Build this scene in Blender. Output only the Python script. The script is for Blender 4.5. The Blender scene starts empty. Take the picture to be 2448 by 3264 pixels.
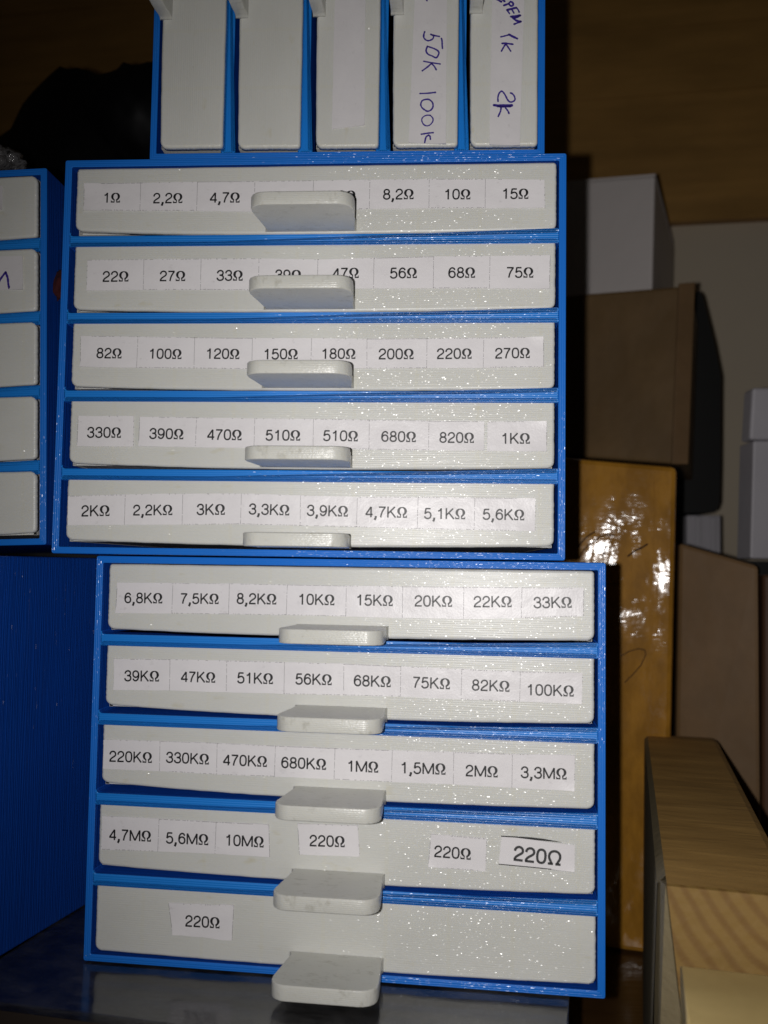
import bpy, bmesh, math, random
from mathutils import Vector, Matrix
import numpy as np
random.seed(7)
S = bpy.context.scene
COL = S.collection

# ------------------------------------------------------------------ camera (phone held upright, metres)
F_PX, CX, CY = 2960.0, 1224.0, 1632.0           # pixels of the 2448 x 3264 photograph
PITCH, ROLL = math.radians(3.3877), math.radians(0.8621)
cam_d = bpy.data.cameras.new('camera')
cam_d.sensor_fit = 'VERTICAL'
cam_d.sensor_height = 4.54
cam_d.sensor_width = 3.405
cam_d.lens = 4.54 * F_PX / 3264.0
cam_d.clip_start = 0.005
cam_d.clip_end = 20.0
cam_d.dof.use_dof = True
cam_d.dof.focus_distance = 0.285
cam_d.dof.aperture_fstop = 1.9
cam = bpy.data.objects.new('camera', cam_d)
COL.objects.link(cam)
S.camera = cam
cp, sp, cr, sr = math.cos(PITCH), math.sin(PITCH), math.cos(ROLL), math.sin(ROLL)
M0 = Matrix(((1, 0, 0), (0, 0, -1), (0, 1, 0)))
MP = Matrix(((1, 0, 0), (0, cp, sp), (0, -sp, cp)))
MR = Matrix(((cr, -sr, 0), (sr, cr, 0), (0, 0, 1)))
MC = MR @ MP @ M0                                # world -> (right, down, forward)
right, down, fwd = MC[0], MC[1], MC[2]
cam.matrix_world = Matrix(((right[0], -down[0], -fwd[0], 0), (right[1], -down[1], -fwd[1], 0),
                           (right[2], -down[2], -fwd[2], 0), (0, 0, 0, 1)))
MCT = MC.transposed()

# ------------------------------------------------------------------ dim room and the phone's flash
W = bpy.data.worlds.new('World')
S.world = W
W.use_nodes = True
W.node_tree.nodes['Background'].inputs[0].default_value = (1.0, 0.86, 0.7, 1)
W.node_tree.nodes['Background'].inputs[1].default_value = 0.006
S.view_settings.view_transform = 'Standard'
S.view_settings.look = 'None'
S.view_settings.exposure = 0.0
S.view_settings.gamma = 1.0
fl = bpy.data.lights.new('phone_flash', 'SPOT')
fl.energy = 2.34
fl.color = (1.0, 0.975, 0.955)
fl.spot_size = math.radians(106)
fl.spot_blend = 1.0
fl.shadow_soft_size = 0.0016
flo = bpy.data.objects.new('phone_flash', fl)
COL.objects.link(flo)
flo.location = (-0.011, 0.0, 0.0)
flo.rotation_euler = (Vector((0.0762, 0.2899, 0.0116))).to_track_quat('-Z', 'Y').to_euler()


def ray(px, py):
    return (MCT @ Vector(((px - CX) / F_PX, (py - CY) / F_PX, 1.0)))


def at(px, py, d):
    return ray(px, py) * d


def atz(px, py, z):
    r = ray(px, py)
    return r * (z / r.z)


def aty(px, py, Y):
    r = ray(px, py); return r * (Y / r.y)


U = 2448 / 1659.0                                # coarse measuring grid -> photo pixels


def au(u, v, d):
    return at(u * U, v * U, d)


def auy(u, v, Y): return aty(u * U, v * U, Y)


# ------------------------------------------------------------------ object helpers
def tag(o, label=None, cat=None, group=None, kind=None):
    if label: o['label'] = label
    if cat: o['category'] = cat
    if group: o['group'] = group
    if kind: o['kind'] = kind
    return o


def empty(name, mat=None):
    o = bpy.data.objects.new(name, None)
    o.empty_display_size = 0.01
    COL.objects.link(o)
    if mat is not None: o.matrix_world = mat
    return o


def mk(name, verts, faces, mats, parent=None, fmat=None, smooth=None, mat=None):
    me = bpy.data.meshes.new(name)
    me.from_pydata([tuple(v) for v in verts], [], faces)
    if not isinstance(mats, (list, tuple)): mats = [mats]
    for m in mats: me.materials.append(m)
    if fmat: me.polygons.foreach_set('material_index', fmat)
    if smooth is not None:
        if smooth is True: smooth = [True] * len(faces)
        me.polygons.foreach_set('use_smooth', smooth)
    me.validate(); me.update()
    o = bpy.data.objects.new(name, me)
    COL.objects.link(o)
    if parent is not None: o.parent = parent
    if mat is not None: o.matrix_world = mat
    return o


class MB:
    def __init__(s): s.v = []; s.f = []; s.m = []; s.s = []

    def add(s, vs, fs, m=0, sm=False):
        b = len(s.v); s.v += [tuple(v) for v in vs]
        for f in fs:
            s.f.append([b + i for i in f]); s.m.append(m); s.s.append(sm)

    def box(s, a, b, m=0):
        x0, y0, z0 = a; x1, y1, z1 = b
        s.add([(x0, y0, z0), (x1, y0, z0), (x1, y1, z0), (x0, y1, z0), (x0, y0, z1), (x1, y0, z1), (x1, y1, z1), (x0, y1, z1)],
              [(0, 3, 2, 1), (4, 5, 6, 7), (0, 1, 5, 4), (1, 2, 6, 5), (2, 3, 7, 6), (3, 0, 4, 7)], m)

    def build(s, name, mats, parent=None, mat=None):
        return mk(name, s.v, s.f, mats, parent, s.m, s.s, mat)


def area2(p): return sum(p[i][0] * p[(i + 1) % len(p)][1] - p[(i + 1) % len(p)][0] * p[i][1] for i in range(len(p)))


def inset(p, d):
    n = len(p); out = []
    sg = 1 if area2(p) > 0 else -1
    for i in range(n):
        a, b, c = Vector(p[i - 1]), Vector(p[i]), Vector(p[(i + 1) % n])
        t = (c - a)
        if t.length < 1e-9: t = Vector((1, 0))
        t.normalize()
        out.append((b[0] - t[1] * d * sg, b[1] + t[0] * d * sg))
    return out


def prism(mb, outline, y0, y1, bev=0.0, m=0, axis='y', back=True, bevback=False, mside=None):
    """outline (a,b) CCW; extruded along third axis from y0 (front, bevelled) to y1."""
    if area2(outline) < 0: outline = outline[::-1]
    n = len(outline)
    sgn = 1 if y1 > y0 else -1
    rings = []
    if bev > 0:
        for k in range(4):
            a = k / 3 * math.pi / 2
            rings.append((inset(outline, bev * (1 - math.sin(a))), y0 + sgn * bev * (1 - math.cos(a))))
    else:
        rings.append((outline, y0))
    if bev > 0 and bevback:
        for k in range(3, -1, -1):
            a = k / 3 * math.pi / 2
            rings.append((inset(outline, bev * (1 - math.sin(a))), y1 - sgn * bev * (1 - math.cos(a))))
    else:
        rings.append((outline, y1))
    vs = []
    for r, y in rings:
        for (a, b) in r:
            vs.append((a, y, b) if axis == 'y' else (a, b, y))
    flip = (axis == 'y') == (sgn > 0)
    fs = []; sm = []
    for k in range(len(rings) - 1):
        for i in range(n):
            j = (i + 1) % n
            q = (k * n + i, k * n + j, (k + 1) * n + j, (k + 1) * n + i)
            fs.append(q if not flip else q)
            sm.append(True)
    b = len(mb.v); mb.v += vs
    for qi, q in enumerate(fs): mb.f.append([b + i for i in q]); mb.m.append(m if mside is None or qi // n < len(rings) - 2 else mside); mb.s.append(bev > 0)
    mb.f.append([b + i for i in range(n)][::-1]); mb.m.append(m); mb.s.append(False)
    if back:
        k = (len(rings) - 1) * n
        mb.f.append([b + k + i for i in range(n)]); mb.m.append(m); mb.s.append(False)


def fixn(o):
    bm = bmesh.new(); bm.from_mesh(o.data)
    bmesh.ops.recalc_face_normals(bm, faces=bm.faces)
    bm.to_mesh(o.data); bm.free()
    return o


# ------------------------------------------------------------------ material helpers
class NT:
    def __init__(s, name):
        s.mat = bpy.data.materials.new(name); s.mat.use_nodes = True
        s.t = s.mat.node_tree; s.n = s.t.nodes; s.l = s.t.links
        s.p = s.n['Principled BSDF']; s.out = s.n['Material Output']

    def node(s, typ, **kw):
        x = s.n.new(typ)
        for k, v in kw.items(): setattr(x, k, v)
        return x

    def link(s, a, b): s.l.new(a, b)

    def setin(s, node, i, v):
        if isinstance(v, bpy.types.NodeSocket): s.l.new(v, node.inputs[i])
        else: node.inputs[i].default_value = v

    def math(s, op, a, b=0.0, c=None):
        x = s.node('ShaderNodeMath', operation=op)
        s.setin(x, 0, a); s.setin(x, 1, b)
        if c is not None: s.setin(x, 2, c)
        return x.outputs[0]

    def coords(s, scale=(1000, 1000, 1000)):
        tc = s.node('ShaderNodeTexCoord'); mp = s.node('ShaderNodeMapping')
        mp.inputs['Scale'].default_value = scale
        s.link(tc.outputs['Object'], mp.inputs['Vector'])
        return mp.outputs[0]

    def noise(s, vec, scale=1.0, detail=2.0, rough=0.5):
        x = s.node('ShaderNodeTexNoise'); s.link(vec, x.inputs['Vector'])
        x.inputs['Scale'].default_value = scale; x.inputs['Detail'].default_value = detail
        x.inputs['Roughness'].default_value = rough
        return x.outputs['Fac']

    def ramp(s, f, stops):
        x = s.node('ShaderNodeValToRGB'); s.link(f, x.inputs[0])
        e = x.color_ramp.elements
        while len(e) < len(stops): e.new(0.5)
        for i, (p, c) in enumerate(stops):
            e[i].position = p
            e[i].color = (c, c, c, 1) if isinstance(c, (int, float)) else (*c, 1)
        return x.outputs[0]

    def mix(s, f, a, b, typ='MIX'):
        x = s.node('ShaderNodeMix', data_type='RGBA', blend_type=typ)
        s.setin(x, 0, f)
        for i, v in ((6, a), (7, b)):
            if isinstance(v, tuple): x.inputs[i].default_value = (*v, 1) if len(v) == 3 else v
            else: s.link(v, x.inputs[i])
        return x.outputs[2]

    def bump(s, h, dist, strength=1.0, prev=None):
        x = s.node('ShaderNodeBump'); s.link(h, x.inputs['Height'])
        x.inputs['Distance'].default_value = dist; x.inputs['Strength'].default_value = strength
        if prev is not None: s.link(prev, x.inputs['Normal'])
        return x.outputs[0]

    def sep(s, v):
        x = s.node('ShaderNodeSeparateXYZ'); s.link(v, x.inputs[0]); return x.outputs


def vecmul(n, v, sc):
    x = n.node('ShaderNodeVectorMath', operation='MULTIPLY'); n.link(v, x.inputs[0]); x.inputs[1].default_value = sc
    return x.outputs[0]


def objvec(n, xyz):
    x = n.node('ShaderNodeVectorTransform', vector_type='VECTOR', convert_from='OBJECT', convert_to='WORLD')
    x.inputs[0].default_value = xyz
    return x.outputs[0]


def facets(n, v, cell, ax, az, pw=1.0, rnd=1.0):
    """shading normal tilted at random per small cell of extruded plastic (glints)"""
    vo = n.node('ShaderNodeTexVoronoi'); n.link(vecmul(n, v, cell), vo.inputs['Vector']); vo.inputs['Scale'].default_value = 1.0
    vo.inputs['Randomness'].default_value = 1.0
    c = n.node('ShaderNodeSeparateColor'); n.link(vo.outputs['Color'], c.inputs[0])
    g1 = n.math('SUBTRACT', n.math('ADD', c.outputs[0], n.math('FRACT', n.math('MULTIPLY', c.outputs[2], 37.7))), 1.0)
    g2 = n.math('SUBTRACT', n.math('ADD', c.outputs[1], n.math('FRACT', n.math('MULTIPLY', c.outputs[2], 91.3))), 1.0)
    cb = n.node('ShaderNodeCombineXYZ'); n.setin(cb, 0, n.math('MULTIPLY', g1, ax)); n.setin(cb, 2, n.math('MULTIPLY', g2, az))
    vt = n.node('ShaderNodeVectorTransform', vector_type='VECTOR', convert_from='OBJECT', convert_to='WORLD'); n.link(cb.outputs[0], vt.inputs[0])
    if rnd < 0: return vt.outputs[0], n.math('FRACT', n.math('MULTIPLY', c.outputs[0], 53.1))
    return vt.outputs[0]


def addn(n, nrm, vec):
    a = n.node('ShaderNodeVectorMath', operation='ADD'); n.link(nrm, a.inputs[0]); n.link(vec, a.inputs[1])
    b = n.node('ShaderNodeVectorMath', operation='NORMALIZE'); n.link(a.outputs[0], b.inputs[0])
    return b.outputs[0]


def mat_white():
    n = NT('white_printed_plastic'); v = n.coords(); x, y, z = n.sep(v)
    base = n.mix(n.noise(vecmul(n, v, (0.06, 0.06, 0.1)), 1, 3), (0.62, 0.62, 0.58), (0.69, 0.69, 0.655))
    # faint seams where the inner walls of the compartments meet the front, every 17.9 mm
    ph = n.math('PINGPONG', n.math('ADD', x, n.math('MULTIPLY', n.noise(vecmul(n, v, (0.02, 0, 0.25)), 1, 1), 0.8)), 8.95)
    seam = n.ramp(ph, [(0.0, 1.0), (0.012, 0.0)])
    seam = n.math('LESS_THAN', ph, 0.55)
    base = n.mix(n.math('MULTIPLY', seam, 0.2), base, (0.66, 0.64, 0.52))
    # yellow tint blotches and rare brown specks
    bl = n.ramp(n.noise(vecmul(n, v, (0.13, 0.1, 0.3)), 1, 2), [(0.66, 0.0), (0.78, 0.45)])
    base = n.mix(bl, base, (0.56, 0.52, 0.36))
    sp_ = n.ramp(n.noise(vecmul(n, v, (0.55, 0.55, 1.0)), 1, 3, 0.6), [(0.775, 0.0), (0.80, 1.0)])
    base = n.mix(n.math('MULTIPLY', sp_, 0.55), base, (0.20, 0.15, 0.07))
    n.link(base, n.p.inputs['Base Color'])
    lay = n.math('SINE', n.math('MULTIPLY', z, 2 * math.pi / 0.62))
    ln = n.noise(vecmul(n, v, (0.12, 1, 2.4)), 1, 2)
    b = n.bump(n.math('MULTIPLY_ADD', lay, 0.12, ln), 0.00004, 1.0)
    ax = n.math('MULTIPLY_ADD', seam, 0.5, 0.15)
    n.link(b, n.p.inputs['Normal'])
    fv, fr_ = facets(n, v, (2.7, 0.6, 5.0), ax, 0.6, 1.0, -1)
    n.link(addn(n, b, fv), n.p.inputs['Coat Normal'])
    n.link(n.math('MULTIPLY', n.math('GREATER_THAN', fr_, 0.66), 0.8), n.p.inputs['Coat Weight'])
    n.p.inputs['Coat IOR'].default_value = 1.32
    n.p.inputs['Coat Roughness'].default_value = 0.17
    n.p.inputs['Roughness'].default_value = 0.36
    n.p.inputs['Specular IOR Level'].default_value = 0.38
    n.p.inputs['Subsurface Weight'].default_value = 0.25
    n.p.inputs['Subsurface Radius'].default_value = (1, 0.9, 0.7)
    n.p.inputs['Subsurface Scale'].default_value = 0.0012
    return n.mat


def mat_handle():
    n = NT('white_handle_plastic'); v = n.coords(); x, y, z = n.sep(v)
    base = n.mix(n.noise(vecmul(n, v, (0.15, 0.15, 0.3)), 1, 3), (0.59, 0.585, 0.54), (0.67, 0.67, 0.625))
    g = n.ramp(n.noise(vecmul(n, v, (0.28, 0.5, 0.2)), 1, 5, 0.65), [(0.56, 0.0), (0.74, 0.5)])
    base = n.mix(g, base, (0.26, 0.24, 0.17))
    n.link(base, n.p.inputs['Base Color'])
    lay = n.math('SINE', n.math('MULTIPLY', z, 2 * math.pi / 0.5))
    b = n.bump(lay, 0.000012, 1.0)
    b = n.bump(n.noise(vecmul(n, v, (1.5, 1.5, 2.5)), 1, 2), 0.00006, 1.0, b)
    n.link(b, n.p.inputs['Normal'])
    n.p.inputs['Roughness'].default_value = 0.3
    n.p.inputs['Subsurface Weight'].default_value = 0.25
    n.p.inputs['Subsurface Radius'].default_value = (1, 0.9, 0.7)
    n.p.inputs['Subsurface Scale'].default_value = 0.0012
    return n.mat


def mat_blue(name, mode, w=150.0, h=118.8):
    """mode: ring (concentric print lines), shelf (lines along x), side (lines of constant depth)"""
    n = NT(name); v = n.coords(); x, y, z = n.sep(v)
    if mode == 'ring':
        ax = n.math('MINIMUM', x, n.math('SUBTRACT', w, x))
        az = n.math('MINIMUM', n.math('MULTIPLY', z, -1.0), n.math('ADD', z, h))
        c = n.math('MINIMUM', ax, az)
        isx = n.math('LESS_THAN', ax, az)
        st = n.math('SINE', n.math('MULTIPLY', c, 2 * math.pi / 0.62))
        fm = n.node('ShaderNodeMix', data_type='VECTOR'); n.setin(fm, 0, isx)
        n.link(facets(n, v, (1.5, 0.5, 4.2), 0.17, 0.5), fm.inputs[4]); n.link(facets(n, v, (4.2, 0.5, 1.5), 0.36, 0.2), fm.inputs[5])
        fv = fm.outputs[1]
    elif mode == 'shelf':
        st = n.math('SINE', n.math('MULTIPLY', z, 2 * math.pi / 0.62))
        fv = facets(n, v, (1.5, 0.5, 4.2), 0.17, 0.5)
    else:
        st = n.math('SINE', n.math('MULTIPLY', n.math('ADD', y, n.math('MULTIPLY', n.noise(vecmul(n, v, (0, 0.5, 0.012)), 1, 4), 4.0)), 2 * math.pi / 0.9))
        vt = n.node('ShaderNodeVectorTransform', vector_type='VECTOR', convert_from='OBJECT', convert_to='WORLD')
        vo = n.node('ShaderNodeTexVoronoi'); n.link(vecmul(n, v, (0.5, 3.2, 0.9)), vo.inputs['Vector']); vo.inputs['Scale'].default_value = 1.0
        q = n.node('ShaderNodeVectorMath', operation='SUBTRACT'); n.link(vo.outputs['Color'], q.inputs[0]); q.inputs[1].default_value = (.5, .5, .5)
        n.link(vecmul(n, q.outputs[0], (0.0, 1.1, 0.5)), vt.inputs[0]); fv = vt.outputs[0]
    ca, cb = ((0.009, 0.155, 0.62), (0.012, 0.175, 0.69)) if mode != 'side' else ((0.0045, 0.055, 0.34), (0.006, 0.068, 0.41))  # side faces and recess interiors: shade put into the colour as a darker blue
    if mode == 'shelf': ca, cb = (0.009, 0.20, 0.68), (0.011, 0.225, 0.75)
    col = n.mix(n.noise(vecmul(n, v, (0.05, 0.05, 0.05)), 1, 3), ca, cb)
    n.link(col, n.p.inputs['Base Color'])
    b = n.bump(st, 0.00003 if mode != 'side' else 0.00005, 1.0)
    n.link(b, n.p.inputs['Normal'])
    n.link(addn(n, b, fv), n.p.inputs['Coat Normal'])
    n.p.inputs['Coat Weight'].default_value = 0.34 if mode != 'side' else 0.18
    n.p.inputs['Coat IOR'].default_value = 1.4
    n.p.inputs['Coat Roughness'].default_value = 0.15
    n.p.inputs['Roughness'].default_value = 0.40
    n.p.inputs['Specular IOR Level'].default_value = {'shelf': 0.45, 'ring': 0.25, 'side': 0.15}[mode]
    return n.mat


def mat_simple(name, col, rough=0.6, col2=None, nscale=0.3, bump=0.0, bscale=1.0, spec=0.5, detail=3):
    n = NT(name); v = n.coords()
    if col2 is not None:
        n.link(n.mix(n.noise(v, nscale, detail), col, col2), n.p.inputs['Base Color'])
    else: n.p.inputs['Base Color'].default_value = (*col, 1)
    n.p.inputs['Roughness'].default_value = rough
    n.p.inputs['Specular IOR Level'].default_value = spec
    if bump > 0: n.link(n.bump(n.noise(v, bscale, 4), bump, 1.0), n.p.inputs['Normal'])
    return n.mat


def mat_paper(nm='label_paper', k=1.0):
    n = NT(nm); v = n.coords()
    c = n.mix(n.noise(vecmul(n, v, (0.1, 0.1, 0.2)), 1, 4), (0.74 * k, 0.715 * k, 0.73 * k), (0.83 * k, 0.805 * k, 0.82 * k))
    g = n.ramp(n.noise(vecmul(n, v, (0.35, 0.35, 0.6)), 1, 5, 0.7), [(0.60, 0.0), (0.76, 0.30)])
    c = n.mix(g, c, (0.33, 0.31, 0.31))
    n.link(c, n.p.inputs['Base Color'])
    n.p.inputs['Roughness'].default_value = 0.36
    n.p.inputs['Specular IOR Level'].default_value = 0.4
    b = n.bump(n.noise(v, 1.6, 3), 0.00004, 1.0)
    b = n.bump(n.noise(v, 0.12, 2), 0.0003, 1.0, b)
    n.link(b, n.p.inputs['Normal'])
    return n.mat


def mat_cardboard(name, a, b_):
    n = NT(name); v = n.coords()
    c = n.mix(n.noise(vecmul(n, v, (0.02, 0.02, 0.012)), 1, 5, 0.6), a, b_)
    f = n.noise(vecmul(n, v, (0.3, 0.3, 0.25)), 1, 5)
    c = n.mix(n.math('MULTIPLY', f, 0.35), c, tuple(k * 0.6 for k in a))
    g = n.ramp(n.noise(vecmul(n, v, (0.02, 0.02, 0.017)), 1, 5, .6), [(0.40, 0.4), (0.62, 0.0)])
    c = n.mix(g, c, tuple(k * .55 for k in a))
    n.link(c, n.p.inputs['Base Color']); n.p.inputs['Roughness'].default_value = 0.6
    n.link(n.bump(n.noise(vecmul(n, v, (0.02, 0.02, 0.016)), 1, 3, .5), 0.004, 0.6), n.p.inputs['Normal'])
    return n.mat


def mat_tape():
    n = NT('brown_packing_tape'); v = n.coords(); x, y, z = n.sep(v)
    c = n.mix(n.noise(vecmul(n, v, (0.03, 0.03, 0.02)), 1, 4), (0.40, 0.185, 0.022), (0.47, 0.225, 0.03))
    g = n.ramp(n.noise(vecmul(n, v, (0.09, 0.09, 0.04)), 1, 5, .7), [(0.40, 0.5), (0.62, 0.0)])
    c = n.mix(g, c, (0.19, 0.085, 0.012))
    n.link(c, n.p.inputs['Base Color'])
    n.p.inputs['Roughness'].default_value = 0.42
    n.p.inputs['Coat Weight'].default_value = 1.0
    n.p.inputs['Coat Roughness'].default_value = 0.09
    n.p.inputs['Specular IOR Level'].default_value = 0.05
    n.p.inputs['Coat Roughness'].default_value = 0.10
    pt = n.noise(vecmul(n, v, (0.07, 0.07, 0.05)), 1, 5, 0.65)
    # the tape lies flat only in patches between pressed-in creases
    wob = n.math('MULTIPLY', n.noise(vecmul(n, v, (0.03, 0.03, 0.03)), 1, 2), 14.0)
    cz = n.math('PINGPONG', n.math('ADD', z, wob), 7.5); cx_ = n.math('PINGPONG', n.math('ADD', x, wob), 6.5)
    keep = n.math('MULTIPLY', n.ramp(cz, [(0.0, 0.0), (1.0, 1.0)]), n.ramp(cx_, [(0.0, 0.0), (1.0, 1.0)]))
    n.link(n.math('MULTIPLY', n.ramp(pt, [(0.46, 0.0), (0.60, 0.6)]), keep), n.p.inputs['Coat Weight'])
    br = n.noise(vecmul(n, v, (0.05, 0.05, 0.035)), 1, 3, 0.5)
    fine = n.noise(vecmul(n, v, (0.16, 0.16, 0.55)), 1, 3, 0.6)
    b = n.bump(br, 0.0008, 1.0); b = n.bump(fine, 0.00008, 1.0, b)
    n.link(b, n.p.inputs['Coat Normal']); n.link(n.bump(br, 0.0012, 1.0), n.p.inputs['Normal'])
    return n.mat


def mat_wood(name, a, b_, sx, sy, sz, rough=0.5, bump=0.0004):
    n = NT(name); v = n.coords()
    w = vecmul(n, v, (sx, sy, sz))
    f = n.noise(w, 1, 5, 0.65)
    c = n.mix(n.ramp(f, [(0.3, 0.0), (0.7, 1.0)]), a, b_)
    g = n.ramp(n.noise(vecmul(n, v, (sx * .5 + .006, sy * .5, sz * .5)), 1, 4, .6), [(0.35, 0.45), (0.68, 0.0)])
    c = n.mix(g, c, tuple(k * .42 for k in a))
    n.link(c, n.p.inputs['Base Color']); n.p.inputs['Roughness'].default_value = rough
    n.link(n.bump(f, bump, 1.0), n.p.inputs['Normal'])
    return n.mat


def mat_endgrain():
    n = NT('pine_end_grain'); v = n.coords()
    tc = n.node('ShaderNodeMapping'); n.link(v, tc.inputs[0])
    tc.inputs['Location'].default_value = (-52, 0, -20)
    dist = n.node('ShaderNodeVectorMath', operation='LENGTH'); n.link(vecmul(n, tc.outputs[0], (1, 0, 1)), dist.inputs[0])
    d = n.math('ADD', dist.outputs['Value'], n.math('MULTIPLY', n.noise(vecmul(n, v, (0.035, 0.035, 0.035)), 1, 2), 7))
    ring = n.math('SINE', n.math('MULTIPLY', d, 2 * math.pi / 4.2))
    ring = n.ramp(n.math('MULTIPLY_ADD', ring, 0.5, 0.5), [(0.35, 0.0), (0.95, 1.0)])
    c = n.mix(ring, (0.215, 0.125, 0.027), (0.165, 0.085, 0.016))
    n.link(n.mix(n.math('MULTIPLY', n.noise(v, 0.12, 2), 0.30), c, (0.12, 0.07, 0.02)), n.p.inputs['Base Color'])
    n.p.inputs['Roughness'].default_value = 0.7
    n.link(n.bump(n.noise(v, 0.3, 3), 0.0003, 1.0), n.p.inputs['Normal'])
    return n.mat


WHITE, HANDLE, PAPER = mat_white(), mat_handle(), mat_paper()
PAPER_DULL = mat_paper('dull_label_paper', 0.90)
BSHELF, BSIDE_SHADED = mat_blue('blue_printed_shelf', 'shelf'), mat_blue('blue_printed_side_shaded', 'side')
BRING = mat_blue('blue_printed_frame', 'ring')
BRING_T = mat_blue('blue_printed_frame_turned', 'ring', 110.0)
INK = mat_simple('black_print_ink', (0.012, 0.012, 0.014), 0.45)
GREYINK = mat_simple('faded_print_ink', (0.10, 0.095, 0.10), 0.6)
BLUEINK = mat_simple('violet_ballpoint_ink', (0.035, 0.018, 0.22), 0.4, (0.06, 0.035, 0.30), 3.0)
BOLDINK = mat_simple('dark_grey_print_ink', (0.035, 0.035, 0.037), 0.5)

# ------------------------------------------------------------------ cabinet geometry (local millimetres: x width, y depth, z down from 0)
MM = 0.001
PITCHZ = 23.4


def arc(cx, cz, r, a0, a1, k=4):
    return [(cx + r * math.cos(math.radians(a0 + (a1 - a0) * i / k)), cz + r * math.sin(math.radians(a0 + (a1 - a0) * i / k))) for i in range(k + 1)]


def rrect(x0, z0, x1, z1, r, k=4):
    return arc(x1 - r, z1 - r, r, 0, 90, k) + arc(x0 + r, z1 - r, r, 90, 180, k) + arc(x0 + r, z0 + r, r, 180, 270, k) + arc(x1 - r, z0 + r, r, 270, 360, k)


def sc(o):                                       # built in mm, shown in metres
    for vtx in o.data.vertices: vtx.co *= MM
    return o


def cabinet_frame(root, w, h, depth, ringmat):
    # outer shell: ring between two outlines, bevelled lips, back panel
    outer = rrect(0, -h, w, 0, 0.7, 3); inner = rrect(2.15, -h + 2.0, w - 2.15, -2.15, 0.35, 3)
    n = len(outer); b = 0.28
    rings = [(inner, depth - 2), (inner, b), (inset(inner, -b * 0.3), b * 0.3), (inset(inner, -b), 0), (inset(outer, b), 0), (inset(outer, b * 0.3), b * 0.3), (outer, b), (outer, depth)]
    vs = []; fs = []; ms = []; sm = []
    for r, y in rings: vs += [(a, y, c) for a, c in r]
    for k in range(len(rings) - 1):
        for i in range(n):
            j = (i + 1) % n
            fs.append((k * n + i, k * n + j, (k + 1) * n + j, (k + 1) * n + i))
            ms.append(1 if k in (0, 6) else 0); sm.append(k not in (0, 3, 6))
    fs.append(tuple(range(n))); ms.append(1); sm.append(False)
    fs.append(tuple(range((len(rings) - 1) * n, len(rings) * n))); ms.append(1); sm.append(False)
    fr = fixn(sc(mk('frame', vs, fs, [ringmat, BSIDE_SHADED], root, ms, sm)))
    for i in range(4):
        zt = -23.4 - PITCHZ * i; zb = zt - 2.3; x0, x1 = 2.2, w - 2.2; r = 1.1
        o = [(x0, zb - r)] + arc(x0 + r, zb - r, r, 180, 90, 4)[1:] + arc(x1 - r, zb - r, r, 90, 0, 4)
        o += arc(x1 - r, zt + r, r, 0, -90, 4) + arc(x0 + r, zt + r, r, -90, -180, 4)
        mb = MB()
        jit = [(a, c + random.uniform(-.04, .04) if 4 < a < w - 4 else c) for a, c in o]
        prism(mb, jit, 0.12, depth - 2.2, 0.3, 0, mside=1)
        fixn(sc(mb.build('shelf', [BSHELF, BSIDE_SHADED], root)))


def drawer_outline(x0, x1, zt, zb, bl, br, r=1.5, rt=0.7, jag=0.07):
    """front outline; bl/br: how far the warped corners lift at left/right."""
    pts = []
    xm = (x0 + x1) / 2; hw = (x1 - x0) / 2

    def bot(x):
        t = (x - xm) / hw
        return zb + (bl if t < 0 else br) * abs(t) ** 2.1
    N = 44
    xs = [x0 + r + (x1 - x0 - 2 * r) * i / N for i in range(N + 1)]
    pts += [(x, bot(x) + random.uniform(-.05, .05)) for x in xs]
    zr = bot(x1); pts += [(x1 - r + r * math.sin(a), zr + r - r * math.cos(a)) for a in (0.5, 1.0, 1.35)]
    z = zr + r + 0.2
    while z < zt - rt: pts.append((x1 + random.uniform(-jag, jag), z)); z += 0.55
    pts += [(x1 - rt + rt * math.cos(a), zt - rt + rt * math.sin(a)) for a in (0.2, 0.8, 1.4)]
    pts += [(x1 - rt - (x1 - x0 - 2 * rt) * i / 30, zt + random.uniform(-.05, .03)) for i in range(1, 30)]
    pts += [(x0 + rt - rt * math.sin(a), zt - rt + rt * math.cos(a)) for a in (0.2, 0.8, 1.4)]
    zl = bot(x0); z = zt - rt
    while z > zl + r + 0.2: pts.append((x0 + random.uniform(-jag, jag), z)); z -= 0.55
    pts += [(x0 + r - r * math.cos(a), zl + r - r * math.sin(a)) for a in (0.2, 0.6, 1.1)]
    return pts


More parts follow.
